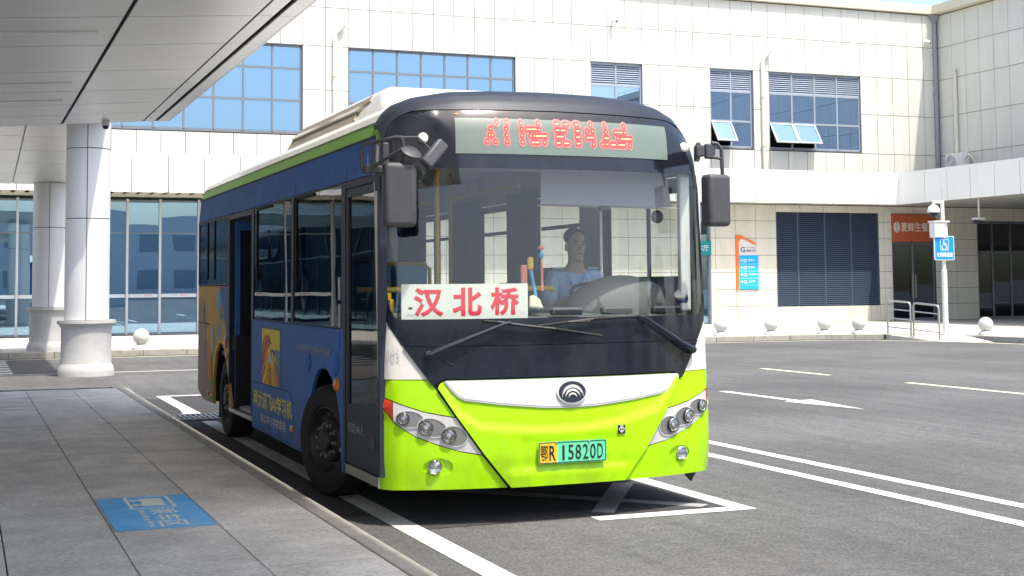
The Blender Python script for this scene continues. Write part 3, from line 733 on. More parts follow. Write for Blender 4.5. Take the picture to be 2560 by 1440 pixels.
def wall_camera(x, z, label):
    t = thing('wall_camera', label, 'camera', (x, F0, z), 'security cameras on the upper facade')
    d = V((.55, -.7, -.35)).normalized(); c = V((x, F0-.16, z))
    b = MB(); b.tube([(x, F0, z), c], .03, 8); b.build('bracket', 'white_plastic', t)
    b = MB(); b.tube([c-d*.09, c+d*.12], .065, 14); b.build('housing', 'white_plastic', t, smooth=True)
    b = MB(); b.tube([c+d*.12, c+d*.135], .05, 14); b.build('lens', 'black_gloss', t, smooth=True)
wall_camera(21.13, 10.86, 'small white wall camera high above the narrow louvred window')
wall_camera(34.55, 10.87, 'small white wall camera in the corner beside the metal rainwater pipe')
ac = thing('air_conditioner', 'white outdoor air conditioner unit on the canopy against the side wing', 'air conditioner', (34.75, 42.3, 5.7))
b = MB(); b.box(34.6, 41.8, 5.75, 34.95, 42.75, 6.42); b.build('casing', 'white_plastic', ac, bevel=.02)
RX = Matrix.Translation((34.6, 42.42, 6.08)) @ Matrix.Rotation(math.radians(-90), 4, 'Y')
b = MB(); b.lathe([(.0, .004), (.27, .004), (.285, .02), (.27, .03), (.255, .012)], RX, 28); b.build('fan_ring', 'paper_grey', ac, smooth=True)
b = MB()
for k in range(5): b.lathe([(.06+.045*k, .012), (.066+.045*k, .018), (.072+.045*k, .012)], RX, 24)
b.lathe([(0, .022), (.055, .022), (.06, .01)], RX, 18); b.build('fan_grille', 'white_plastic', ac, smooth=True)
for y in (41.9, 42.6): slab('foot', 34.6, y, 5.66, 34.95, y+.06, 5.75, 'zinc', ac)
b = MB(); b.tube([(34.75, 41.8, 6.2), (34.75, 41.6, 6.32), (34.8, 41.45, 6.2), (34.9, 41.42, 5.95), (34.95, 41.4, 5.8)], .035, 8); b.build('hose', 'cream_pipe', ac, smooth=True)
# camera hanging from the soffit of the side wing
hc = thing('hanging_camera', 'white pole camera hanging from the canopy soffit before the dark entrance', 'camera', (33.2, 38, 4.48))
b = MB(); b.tube([(33.2, 39.3, 4.49), (33.2, 39.3, 3.83)], .035, 10); b.build('pole', 'white_plastic', hc, smooth=True)
b = MB(); b.box(32.95, 39.1, 3.76, 33.32, 39.4, 3.84); b.build('hood', 'white_plastic', hc, bevel=.02)
b = MB(); b.box(32.85, 39.15, 3.62, 33.15, 39.32, 3.75); b.build('housing', 'grey_plastic', hc, bevel=.02)

# ---------------------------------------------------------------- canopies and round columns
def column(x, y, z0, ztop, label):
    t = thing('round_column', label, 'column', (x, y, z0), 'round columns with stone bases')
    I = Matrix.Translation((x, y, z0))
    b = MB(); b.lathe([(.0, 0), (.505, 0), (.505, .09), (.50, .12), (.475, .19), (.455, .22), (.45, .24), (.45, .86), (.455, .88), (.50, .95), (.525, .965), (.525, 1.02), (.0, 1.02)], I, 48)
    b.build('stone_base', 'grey_stone', t, smooth=True)
    b = MB(); b.lathe([(.382, 1.0), (.382, ztop-z0)], I, 40); b.build('core', 'joint_dark', t)
    z = z0+1.02; n = 0
    while z < ztop-.01:
        z2 = min(ztop, z+(1.87 if n == 0 else 1.3 if n == 1 else 1.6))
        for q in range(4):
            a0 = math.radians(-97+90*q+1.1); a1 = math.radians(-97+90*(q+1)-1.1)
            P0 = [(x+.40*math.cos(a0+(a1-a0)*k/10), y+.40*math.sin(a0+(a1-a0)*k/10)) for k in range(11)]
            P1 = [(x+.384*math.cos(a0+(a1-a0)*k/10), y+.384*math.sin(a0+(a1-a0)*k/10)) for k in range(11)][::-1]
            b = MB(); b.hexa([(px, py, z+.008) for px, py in P0+P1], [(px, py, z2-.008) for px, py in P0+P1]); b.build('shaft_panel', 'column_panel', t, smooth=True)
        z = z2; n += 1
column(2.15, 26.9, 0, 4.72, 'large round column with a granite base on the road at the end of the platform')
column(1.92, 34.55, .15, 4.10, 'round column behind the nearer one on the far pavement')
def plane_panels(owner, S, us, vs, t, m, gap=.012, jm='joint_dark'):
    for a, c in zip(us, us[1:]):
        for e, f in zip(vs, vs[1:]):
            q = [(a+gap, e+gap), (c-gap, e+gap), (c-gap, f-gap), (a+gap, f-gap)]
            b = MB(); b.hexa([S(u, v) for u, v in q], [S(u, v)+V((0, 0, t)) for u, v in q]); b.build('soffit_panel', m, owner)
pc = thing('platform_canopy', 'grey metal canopy with panelled soffit above the boarding platform', 'canopy', (-2, 12, 4))
SZ = lambda x, y: V((x, y, 3.97+.0735*(x-1.29)))
ux = [-9.4, -7.26, -5.12, -2.98, -.85, 1.283]
vy = [1.9, 3.45, 5.0, 6.55, 8.1, 9.6, 11.0, 12.4, 13.92, 15.66, 17.3, 18.6, 19.75, 20.9]
plane_panels(pc, SZ, ux, vy, .02, 'canopy_metal')
plane_panels(pc, SZ, [1.30, 2.43], vy, .02, 'canopy_metal', gap=.010)
plane_panels(pc, SZ, [2.437, 2.60], vy, .02, 'canopy_metal', gap=.008)
plane_panels(pc, lambda x, y: SZ(x, y)-V((0, 0, .012)), [2.63, 2.80], vy, .02, 'canopy_metal', gap=.008)
b = MB(); b.hexa([SZ(-9.4, 1.9)+V((0, 0, .03)), SZ(2.79, 1.9)+V((0, 0, .03)), SZ(2.79, 20.9)+V((0, 0, .03)), SZ(-9.4, 20.9)+V((0, 0, .03))], [SZ(-9.4, 1.9)+V((0, 0, .4)), SZ(2.79, 1.9)+V((0, 0, .22)), SZ(2.79, 20.9)+V((0, 0, .22)), SZ(-9.4, 20.9)+V((0, 0, .4))])
b.build('deck', 'joint_dark', pc)
b = MB(); b.box(2.792, 1.9, 4.065, 2.81, 20.9, 4.30); b.build('edge_trim', 'canopy_metal', pc)
b = MB(); b.hexa([SZ(-9.4, 20.903), SZ(2.79, 20.903), SZ(2.79, 20.925), SZ(-9.4, 20.925)], [SZ(-9.4, 20.903)+V((0, 0, .4)), SZ(2.79, 20.903)+V((0, 0, .22)), SZ(2.79, 20.925)+V((0, 0, .22)), SZ(-9.4, 20.925)+V((0, 0, .4))]); b.build('edge_trim', 'canopy_metal', pc)
for k, (y, xa) in enumerate(((13.15, -3.0), (16.5, -3.0), (18.1, -1.4), (10.2, -3.0))):
    lp = MB(); q = [(xa, y-.035), (1.12, y-.035), (1.12, y+.035), (xa, y+.035)]
    lp.hexa([SZ(u, v)-V((0, 0, .012)) for u, v in q], [SZ(u, v)+V((0, 0, .01)) for u, v in q])
    lp = tag(lp.build('strip_light', 'fascia_white'), None, 'lamp', 'strip lights in the platform canopy')
    lp['label'] = ('switched-off strip light in the canopy soffit above the platform, nearest full one in view', 'switched-off strip light in the canopy soffit, middle one of the row', 'short switched-off strip light at the far end of the canopy soffit', 'switched-off strip light in the canopy soffit close to the camera')[k]
dc = thing('dome_camera', 'small dark dome camera under the far edge of the platform canopy', 'camera', (1.89, 20.75, 4.0))
b = MB(); b.lathe([(0, .02), (.055, .02), (.055, -.05), (.0, -.05)], Matrix.Translation((1.89, 20.75, 4.0)), 18); b.build('mount', 'white_plastic', dc, smooth=True)
b = MB(); b.ball((1.89, 20.75, 3.945), .047, 16, 10); b.build('dome', 'black_gloss', dc, smooth=True)
ec = thing('entrance_canopy', 'lower grey panelled canopy between the two round columns', 'canopy', (-3, 30, 4.3))
SE = lambda x, y: V((x, y, 4.73-.0765*(y-26.0)))
plane_panels(ec, SE, [-12.2, -9.1, -6.0, -2.9, .2, 1.05, 2.45], [25.4, 26.75, 28.3, 29.9, 31.45, 33.0, 34.6], .02, 'canopy_metal')
b = MB(); b.hexa([SE(-12.2, 25.4)+V((0, 0, .03)), SE(2.45, 25.4)+V((0, 0, .03)), SE(2.45, 34.6)+V((0, 0, .03)), SE(-12.2, 34.6)+V((0, 0, .03))], [SE(-12.2, 25.4)+V((0, 0, .35)), SE(2.45, 25.4)+V((0, 0, .3)), SE(2.45, 34.6)+V((0, 0, .5)), SE(-12.2, 34.6)+V((0, 0, .5))]); b.build('deck', 'soffit_grey', ec)

# ---------------------------------------------------------------- the bus
XC, HW, YR = 3.865, 1.255, 16.75
bus = thing('city_bus', 'lime green and white city bus with blue advert side parked at the platform', 'bus', (XC, 12.9, 0))
CROWN = [(0, 2.988), (.4, 2.982), (.7, 2.968), (.95, 2.925), (1.08, 2.872), (1.15, 2.808), (1.20, 2.725), (1.235, 2.60), (1.255, 2.45)]
LEAN = [(.2, .03), (.45, .0), (.7, .0), (1.1, .03), (1.3, .04), (2.3, .11), (2.55, .14), (2.7, .17), (2.8, .215), (2.88, .265), (2.94, .325), (2.97, .39), (2.98, .45)]
WID = [(2.40, HW), (2.6, 1.235), (2.725, 1.20), (2.808, 1.15), (2.872, 1.08), (2.925, .95)]
crown = lambda s: interp(abs(s), CROWN)
def sst(t): t = max(0., min(1., t)); return t*t*(3-2*t)
def fy(s, z):
    a = min(abs(s), HW-2e-4)
    y = 8.745+.19*(a/1.15)**2.6
    if a > 1.17: y += .10*(1-math.sqrt(max(0, 1-((a-1.17)/.085)**2)))
    c = crown(s)
    return y+interp(z if z < 2.3 else 2.3+(z-2.3)*.68/(c-2.3), LEAN)
SF = lambda s, z: V((XC+s, fy(s, z), z))
CREASE = [(-.90, 1.0), (-.86, .94), (-.773, .772), (-.636, .685), (-.194, .646), (.1, .65), (.393, .682), (.689, .754), (.82, .90), (.9, 1.0)]
def SH(s, z):
    o = .020*sst((interp(s, CREASE)-z)/.045)-.007*sst((s+.37)/.02)*sst((.43-s)/.02)*sst((.572-z)/.012)*sst((z-.36)/.02)+.012*sst((.366-z)/.015)*sst((s+.5)/.1)*sst((.52-s)/.1)
    return SF(s, z)+V((0, -o, 0))
def fpatch(name, loops, m, off=0., thick=.012, par=bus, step=.06, S=SF): return patch(name, loops, S, off, m, par, step, thick)
mir = lambda L: [(-a, b) for a, b in L][::-1]
# dark underlying shell, then panels with open joints
fpatch('front_shell', [[(-1.25, .25), (1.25, .25), (1.25, 1.21), (-1.25, 1.21)]], 'black_rubber', -.014, 0)
WS = [(-1.212, 2.405), (-1.212, 1.6), (-1.195, 1.46), (-1.165, 1.39), (-1.14, 1.376), (1.14, 1.376), (1.165, 1.39), (1.195, 1.46), (1.212, 1.6), (1.212, 2.405)]
LED = [(-.742, 2.502), (.905, 2.502), (.925, 2.752), (-.728, 2.752)]
HL = [(-1.250, .862), (-1.129, .806), (-.998, .760), (-.865, .732), (-.785, .718), (-.612, .471), (-.776, .503), (-.912, .548), (-1.044, .600), (-1.131, .657), (-1.194, .713), (-1.236, .79)]
FOG = ellipse(-.905, .397, .095, .060)
SEAM = [(-.432, .247), (-.615, .470), (-.79, .717), (-.918, .920)]
gl = [(a+(-.005), b) for a, b in SEAM]
corner = [(-1.253, .247)]+gl+[(-.955, .972), (-1.253, .975)]
def grow(L, d):
    cx, cy = sum(p[0] for p in L)/len(L), sum(p[1] for p in L)/len(L)
    return [(p[0]+(d if p[0] > cx else -d)*min(1, abs(p[0]-cx)/.1), p[1]+(d if p[1] > cy else -d)*min(1, abs(p[1]-cy)/.08)) for p in L]
for side, f in ((-1, lambda L: L), (1, mir)):
    # green corner: the headlight notch cuts right through to the seam
    up = [(-1.253, .870), (-1.129, .813), (-.998, .767), (-.865, .739), (-.797, .727), (-.923, .918), (-.957, .970), (-1.253, .974)]
    lo = [(-1.253, .247), (-.437, .247), (-.617, .466), (-.776, .497), (-.912, .542), (-1.044, .594), (-1.133, .651), (-1.198, .708), (-1.240, .784), (-1.253, .83)]
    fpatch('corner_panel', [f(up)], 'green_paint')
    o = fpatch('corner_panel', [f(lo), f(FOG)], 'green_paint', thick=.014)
    fpatch('fog_recess', [f(FOG)], 'green_paint', -.013, 0, par=o)
    c = SF(side*.925, .398)+V((0, .004, 0)); R = Matrix.Translation(c) @ Matrix.Rotation(math.radians(90), 4, 'X') @ Matrix.Rotation(math.radians(8*side), 4, 'Y')
    b = MB(); b.lathe([(.040, -.02), (.048, .012), (.042, .018), (.039, .006), (.0, -.01)], R, 24); fg = b.build('fog_lamp', 'chrome', bus, smooth=True)
    b = MB(); b.lathe([(.0395, .008), (.03, .016), (.0, .02)], R, 24); b.build('lens', 'lens_glass', fg, smooth=True)
    # headlight
    body = [p for p in HL if p[0] > -1.18]; body = [(-1.185, .829)]+[p for p in HL if -1.18 < p[0]][:4]+[(-.790, .716), (-.620, .474)]+[(-.776, .503), (-.912, .548), (-1.044, .600), (-1.131, .657), (-1.185, .704)]
    SOC = [ellipse(-1.085, .715, .092, .058, 24, -.10), ellipse(-.945, .658, .098, .064, 24, -.25), ellipse(-.80, .600, .088, .070, 24, -.3)]
    hl = fpatch('headlight', [f(body)], 'lamp_housing', .0, .012)
    for s_ in SOC: fpatch('socket', [f(s_)], 'lamp_socket', .0025, 0, par=hl, step=.03)
    for s_ in SOC: fpatch('socket_rim', [f(s_), f([((p[0]-sum(q[0] for q in s_)/24)*.93+sum(q[0] for q in s_)/24, (p[1]-sum(q[1] for q in s_)/24)*.92+sum(q[1] for q in s_)/24) for p in s_])], 'lamp_housing', .007, .006, par=hl, step=.03)
    for (a, z, r) in ((1.125, .722, .040), (.985, .660, .046), (.838, .606, .047)):
        c = SF(side*a, z); R = Matrix.Translation(c) @ Matrix.Rotation(math.radians(90), 4, 'X') @ Matrix.Rotation(math.radians(14*side*a), 4, 'Y')
        b = MB(); b.lathe([(r, -.03), (r, .022), (r*.93, .026), (r*.86, .010), (r*.6, -.006), (r*.3, -.014), (0, -.016)], R, 28); lm = b.build('headlamp', 'chrome', hl, smooth=True)
        b = MB(); b.lathe([(r*.9, .016), (r*.6, .026), (0, .031)], R, 24); b.build('headlamp_lens', 'lens_glass', hl, smooth=True)
        b = MB(); b.lathe([(r*1.0, -.02), (r*1.0, .023), (r*1.07, .021), (r*1.07, -.02)], R, 28); b.build('headlamp_ring', 'black_satin', hl, smooth=True)
        b = MB(); b.lathe([(r*.34, -.015), (r*.3, .012), (0, .016)], R, 16); b.build('bulb_cap', 'silver_panel', hl, smooth=True)
    fpatch('indicator_lens', [f([(-1.251, .860), (-1.19, .832), (-1.19, .709), (-1.236, .788)])], 'red_lens', .001, .012)
    b = MB(); R = Matrix.Translation(SF(side*(.95 if side < 0 else 1.10), 2.61)) @ Matrix.Rotation(math.radians(78), 4, 'X')
    b.lathe([(.036, -.005), (.036, .012), (.028, .02), (0, .024)], R, 20); b.build('marker_lamp', 'ivory', bus, smooth=True)
# central flap, silver panel, number plate
top = [(.918, .920), (.905, .945), (.875, .962), (.84, .968), (-.84, .968), (-.875, .962), (-.905, .945), (-.918, .920)]
hood = [(-.424, .248), (.424, .250), (.607, .472), (.782, .719), (.908, .918)]+[(a*.99, b) for a, b in top[1:-1]]+[(-.908, .918), (-.782, .719), (-.607, .472)]
fpatch('front_flap', [hood], 'green_paint', 0, .012, step=.028, S=SH)
SIL = [(-.855, .966), (-.82, .917), (-.772, .867), (-.729, .845), (-.488, .811), (-.19, .782), (.015, .775), (.21, .782), (.49, .808), (.725, .840), (.80, .858), (.86, .890), (.915, .964)]
sp = fpatch('silver_panel', [SIL], 'silver_panel', .012, .012, step=.05)
fpatch('shadow_edge', [ribbon([(p[0], p[1]-.006) for p in SIL[:]], .013)], 'grey_print', .010, .01, par=sp, step=.05)  # grey ribbon paints the shadow line along the silver panel's lower edge
em = fpatch('emblem', [ellipse(.02, .869, .112, .083, 40)], 'silver_panel', .026, .015, step=.05)
fpatch('emblem_face', [ellipse(.02, .869, .100, .072, 40)], 'black_satin', .030, .004, par=em, step=.05)
for ro, th, zc in ((.078, .017, .842), (.054, .013, .838), (.031, .010, .834)):
    A = [(.02+ro*math.cos(t), zc+ro*.98*math.sin(t)) for t in [math.pi*(-.02+1.04*k/20) for k in range(21)]]
    B = [(.02+(ro-th*math.sin(max(.12, min(math.pi-.12, t))))*math.cos(t), zc-.001+(ro-th)*.95*math.sin(t)) for t in [math.pi*(-.02+1.04*k/20) for k in range(21)]]
    fpatch('emblem_arc', [A+B[::-1]], 'silver_panel', .036, .006, par=em, step=.03)
PL = lambda s, z: SH(s, z)
np_ = fpatch('number_plate', [rrect(-.242, .396, .262, .544, .012)], 'plate_green', .022, .006, step=.3, S=lambda s, z: V((XC+s, SH(0, .45).y-.001, z)))
PP = lambda d: (lambda s, z: V((XC+s, SH(0, .45).y-.001-.022-d, z)))
pf = lambda name, L, m, d=.0015: patch(name, [L], PP(d), 0, m, np_, .4)
pf('plate_field', rrect(-.240, .398, -.105, .542, .01), 'plate_yellow')
patch('plate_border', [rrect(-.238, .400, .258, .540, .012), rrect(-.233, .405, .253, .535, .010)], PP(.0025), 0, 'black_print', np_, .4)
put_text('lettering', '鄂', lambda u, v: PP(.003)(-.229+u, .418+v), 'black_print', np_, w=.056, h=.10, bold=.012)
put_text('lettering', 'R', lambda u, v: PP(.003)(-.165+u, .418+v), 'black_print', np_, w=.048, h=.10, bold=.02)
for k, ch in enumerate('15820D'): put_text('lettering', ch, lambda u, v, k=k: PP(.003)(-.080+.0545*k+(.012 if ch == '1' else 0)+u, .418+v), 'black_print', np_, w=None if ch == '1' else .042, h=.10, bold=.007)
for a in (-.11, .13):
    for z in (.404, .536):
        b = MB(); b.ball(PP(.003)(a, z), .008, 10, 6); b.build('bolt', 'nut', np_)
sq = fpatch('washer_symbol', [rrect(.362, .572, .420, .632, .004)], 'black_print', .004, .002, step=.1, S=SH)
for r_ in ([(.370, .602), (.380, .614), (.402, .614), (.412, .602)], [(.372, .600), (.391, .580), (.410, .600)], [(.391, .578), (.391, .622)], [(.378, .624), (.386, .628), (.391, .622), (.396, .628), (.404, .624)]):
    fpatch('symbol_mark', [ribbon(r_, .0045)], 'white_print', .0065, 0, par=sq, step=.1, S=SH)
# white corner pillars, black mask, windscreen, ledge
for f in (lambda L: L, mir):
    fpatch('corner_pillar', [f([(-1.2535, .979), (-.958, .976), (-1.0, 1.035), (-1.06, 1.12), (-1.125, 1.21), (-1.20, 1.33), (-1.228, 1.42), (-1.240, 1.56), (-1.243, 2.365), (-1.203, 2.435), (-1.201, 2.57), (-1.238, 2.57), (-1.2535, 2.44)])], 'white_paint', 0, .012, step=.03)
    fpatch('corner_panel', [f([(-1.237, 2.575), (-1.201, 2.575), (-1.196, 2.64), (-1.192, 2.695), (-1.203, 2.695), (-1.232, 2.62)])], 'green_dark', 0, .012, step=.02)
CAPL = [(0, 2.822), (.9, 2.812), (1.0, 2.803), (1.07, 2.778), (1.14, 2.722), (1.17, 2.665), (1.205, 2.56), (1.232, 2.46)]
caps = [(s, interp(abs(s), CAPL)-.004) for s in [-1.197+2.394*k/44 for k in range(45)]]
mask = [(-1.20, 2.43), (-1.240, 2.36), (-1.240, 1.56), (-1.228, 1.42), (-1.20, 1.33), (-1.125, 1.205), (-1.115, 1.196), (1.115, 1.196), (1.125, 1.205), (1.20, 1.33), (1.228, 1.42), (1.240, 1.56), (1.240, 2.36), (1.20, 2.43)]+caps[::-1]
mk_ = fpatch('windscreen_surround', [mask, WS], 'black_gloss', .004, .012, step=.05)
fpatch('lower_black_panel', [[(-1.112, 1.192), (-1.05, 1.10), (-.99, 1.012), (-.945, .945), (-.925, .932), (-.902, .958), (-.862, .978), (.862, .978), (.902, .958), (.925, .932), (.945, .945), (.99, 1.012), (1.05, 1.10), (1.112, 1.192)]], 'black_gloss', .014, .02, step=.06)
fpatch('windscreen', [WS], 'windscreen', .002, 0, step=.05)
ld = fpatch('destination_display', [LED], 'led_cover', .011, .008, step=.05)
DOTS = '474,134 583,138 730,145 918,150 1110-1140,158 1213-1245,164 1333-1360,166 1510,172 1677,178 1908,187 404,204 567,210 730,214 790-885,218 918,222 1110-1135,230 1168-1205,232 1333-1362,237 1457,240 1522,241 1676,248 1785-1872,255 1908,256 390,275 418,276 567,281 730,287 822,290 862,291 885-993,293 1113-1175,300 1333-1363,307 1450-1527,312 1658-1697,318 1815,322 1855,323 1876-1976,327 360,345 445,348 567,351 730,356 832-855,362 875-900,362 970,364 1110-1137,371 1193-1230,374 1333-1360,377 1520,384 1623,387 1675,387 1733-1772,390 1820-1888,393 1957,397'
hot, glow, soft = MB(), MB(), MB()
def ledp(x, y):
    u = (x-50)/2410; yt, yb = 78+105*u, 472+76*u
    return -.735+1.655*u, 2.502+.25*(yb-y)/(yb-yt)
for tkn in DOTS.split():
    a, y = tkn.split(','); x0, x1 = (a.split('-')+a.split('-'))[:2]; x0, x1, y = float(x0), float(x1), float(y)
    for bm_, r, d in ((hot, 6.5, .0165), (glow, 25, .0138+.001*random.random()), (soft, 38, .0122+.001*random.random())):
        q = []
        for k in range(14):
            t = 2*math.pi*(k+.5)/14; ccx = (x1 if math.cos(t) > 0 else x0)
            s_, z_ = ledp(ccx+r*math.cos(t), y+r*1.15*math.sin(t)*(.75 if bm_ is hot else 1.25)); p = SF(s_, z_); q.append(p+V((0, -d, 0)))
        bm_.face(q)
tag(soft.build('led_halo', 'led_soft', ld), kind='stuff'); tag(glow.build('led_glow', 'led_red', ld), kind='stuff'); tag(hot.build('led_dots', 'led_hot', ld), kind='stuff')
b = MB(); b.ball(SF(-.71, 2.782), (.02, .008, .010), 12, 8); b.build('sun_glint', 'amber', bus, smooth=True)  # amber ball stands in for the sun's glint above the display
# roof cap, rounded over to the roof
b = MB(); rows = []; NS, NZ = 60, 16
for i in range(NS+1):
    s = -1.199+2.398*i/NS; c = crown(s); z0 = min(interp(abs(s), CAPL)+.004, c-.02); row = []
    for j in range(NZ+1):
        t = 1-(1-j/NZ)**2.2; z = z0+(c-z0)*t
        p = SF(s, z); q = SF(s+1e-3 if s < 0 else s-1e-3, z)
        row.append(b.b.verts.new(p+V((0, -.012 if j < NZ else 0, .0))))
    rows.append(row)
for r0, r1 in zip(rows, rows[1:]):
    for j in range(NZ): b.b.faces.new((r0[j], r1[j], r1[j+1], r0[j+1]))
b.build('roof_cap', 'black_satin', bus, smooth=True)
# roof
b = MB(); rows = []
prof = [-1.18, -1.14, -1.06, -.98, -.9, -.75, -.6, -.3, 0, .3, .6, .75, .9, .98, 1.06, 1.14, 1.18]
for y, dz in ((9.15, 0), (9.6, 0), (12, 0), (15.8, 0), (16.35, -.02), (16.6, -.07), (16.72, -.16)):
    rows.append([b.b.verts.new((XC+s, max(y, fy(s, crown(s))-.02) if y < 9.6 else y, crown(s)-.004+dz)) for s in prof])
for r0, r1 in zip(rows, rows[1:]):
    for j in range(len(prof)-1): b.b.faces.new((r0[j], r0[j+1], r1[j+1], r1[j]))
b.build('roof', 'white_paint', bus, smooth=True)
# sides: a runs along -Y on the left (door) side and +Y on the right
wid = lambda z: interp(z, WID)
SL = lambda a, z: V((XC-wid(z), -a, z)); SR = lambda a, z: V((XC+wid(z), a, z))
neg = lambda L: [(-y, z) for y, z in L]
def lp_(name, loops, m, off=0., thick=.02, par=bus, step=.2): return patch(name, [neg(L) for L in loops], SL, off, m, par, step, thick)
def rp_(name, loops, m, off=0., thick=.02, par=bus, step=.3): return patch(name, loops, SR, off, m, par, step, thick)
AF = [(11.08, .245), (11.08, .52), (11.03, .69), (10.91, .857), (10.75, .95), (10.62, .975), (10.48, .967), (10.33, .905), (10.21, .81), (10.10, .66), (10.03, .245)]
AR = [(15.615, .32), (15.64, .60), (15.49, .88), (15.27, 1.0), (15.08, .99), (14.90, .875), (14.68, .585), (14.545, .36)]
def beadring(name, arch, par): lp_(name, [ribbon(arch, .03)], 'black_rubber', .006, .012, par, .08)
LOCK = [(13.395, .705), (11.80, .710), (11.735, .685), (11.715, .272), (13.41, .272)]
side_l = lp_('side_panel', [[(13.44, .268)]+[(11.08, .245)]+AF[1:-1]+[(10.03, .245), (9.995, .245), (9.995, 1.283), (13.44, 1.288)], LOCK], 'blue_vinyl', 0, .025, step=.12)
lk = lp_('locker_door', [[(13.385, .698), (12.59, .70), (12.59, .277), (13.40, .277)]], 'blue_vinyl', .001, .02)
lp_('locker_door', [[(12.575, .70), (11.81, .703), (11.745, .68), (11.725, .277), (12.575, .277)]], 'blue_vinyl', .001, .02)
lp_('locker_back', [LOCK], 'black_rubber', -.02, 0)
lp_('side_panel', [[(16.74, .42), (16.68, .39), (16.31, .318)]+AR+[(14.735, .36), (14.735, 1.612), (16.74, 1.618)]], 'orange_vinyl', 0, .025, step=.12)
lp_('advert_print', [[(15.25, 1.608), (14.745, 1.608), (14.745, 1.0), (14.95, 1.25)]], 'blue_vinyl', .003, 0)
lp_('advert_print', [[(16.70, 1.08), (16.45, 1.3), (16.3, 1.12), (16.1, .98), (16.05, .6), (16.1, .33), (16.31, .325), (16.70, .41)]], 'brown_vinyl', .003, 0)
lp_('advert_print', [[(16.08, .62), (15.9, .5), (15.70, .62), (15.62, .33), (16.09, .33)]], 'olive_vinyl', .0035, 0)
lp_('engine_flap', [[(16.70, 1.50), (16.55, 1.50), (16.55, 1.28), (16.70, 1.28)]], 'orange_vinyl', .006, .006)
lp_('flap_line', [ribbon([(16.72, 1.20), (15.95, 1.19)], .012)], 'black_rubber', .005, .004)
lp_('flap_line', [ribbon([(15.75, .88), (15.74, .34)], .010)], 'black_rubber', .005, .004)
lp_('advert_print', [[(16.55, 1.36), (16.40, 1.46), (16.28, 1.40), (16.26, 1.28), (16.16, 1.14), (16.22, 1.02), (16.42, 1.05), (16.55, 1.2)]], 'taupe', .0045, 0)
lp_('advert_print', [ellipse(16.36, 1.39, .035, .03, 12)], 'white_print', .006, 0, step=.5)
lp_('advert_print', [ellipse(16.36, 1.39, .016, .016, 10)], 'black_print', .0075, 0, step=.5)
lp_('advert_print', [[(15.72, 1.17), (15.64, 1.20), (15.60, 1.10), (15.63, .86), (15.70, .80), (15.76, .92), (15.78, 1.08)]], 'grey_print', .0045, 0)
lp_('advert_print', [ribbon([(15.70, .84), (15.69, 1.0), (15.66, 1.16)], .03), ], 'green_dark', .006, 0)
lp_('advert_print', [[(16.02, .92), (15.90, .95), (15.86, .72), (15.93, .55), (16.03, .66)]], 'poster_orange', .0045, 0)
lp_('advert_print', [ellipse(15.28, 1.44, .10, .13, 20)], 'sign_cyan', .004, 0, step=.5); lp_('advert_print', [ellipse(15.28, 1.12, .10, .10, 20)], 'poster_teal', .004, 0, step=.5)
put_text('advert_lettering', '恐龙谷', lambda u, v: SL(-15.35+u, 1.24+v)+V((-.005, 0, 0)), 'grey_print', bus, w=.42, h=.15, bold=.05)
put_text('advert_lettering', '恐龙谷', lambda u, v: SL(-15.35+u, 1.24+v)+V((-.007, 0, 0)), 'green_dark', bus, w=.42, h=.15)
# window band with black surround and tinted panes
WA, WB = [(13.40, 1.30), (13.38, 2.355), (11.72, 2.355), (11.74, 1.30)], [(11.66, 1.30), (11.64, 2.355), (10.04, 2.355), (10.04, 1.30)]
sw = lp_('window', [[(13.46, 1.292), (9.995, 1.290), (9.995, 2.366), (13.46, 2.366)], WA, WB], 'black_satin', .002, .03)
for L in (WA, WB): lp_('pane', [L], 'tint_glass', -.006, 0, par=sw)
for y in (13.24, 11.56): lp_('slider_post', [ribbon([(y, 1.67), (y-.01, 2.355)], .03)], 'black_rubber', .004, .008, par=sw)
lp_('slider_rail', [ribbon([(13.24, 2.34), (12.55, 2.34)], .022)], 'black_rubber', .004, .008, par=sw)
lp_('slider_rail', [ribbon([(11.56, 2.34), (10.9, 2.34)], .022)], 'black_rubber', .004, .008, par=sw)
WC = [(16.70, 1.64), (16.70, 2.345), (14.80, 2.345), (14.80, 1.64)]
sw = lp_('window', [[(16.745, 1.625), (14.74, 1.625), (14.74, 2.366), (16.745, 2.366)], WC], 'black_satin', .002, .03)
lp_('pane', [WC], 'tint_glass', -.006, 0, par=sw)
for y in (16.1, 15.63): lp_('slider_post', [ribbon([(y, 1.69), (y, 2.345)], .035)], 'black_rubber', .004, .008, par=sw)
for z in (1.30, 1.50): lp_('notice', [[(10.135, z), (10.065, z), (10.065, z+.17), (10.135, z+.17)]], 'grey_print', .003, 0)
# upper band and cant rail
lp_('upper_band', [[(16.74, 2.372), (9.20, 2.372), (9.19, 2.40), (9.205, 2.58), (9.24, 2.625), (16.74, 2.625)]], 'blue_vinyl', .001, .02)
lp_('band_edge', [ribbon([(16.74, 2.634), (9.22, 2.634), (9.182, 2.60), (9.172, 2.38)], .02)], 'black_rubber', .003, .01)
ye = lambda z: fy(wid(z)-.002, z)+.004
lp_('cant_rail', [[(16.70, 2.645), (ye(2.645), 2.645), (ye(2.69), 2.69), (ye(2.742), 2.742), (16.70, 2.742)]], 'green_dark', .001, .02)
lp_('gutter', [[(16.70, 2.746), (ye(2.746), 2.746), (ye(2.80), 2.80), (16.70, 2.80)]], 'white_paint', .006, .02)
for y in (9.9, 11.6, 13.0, 14.55, 15.8): lp_('band_joint', [ribbon([(y, 2.375), (y, 2.62)], .008)], 'black_rubber', .0025, .002)
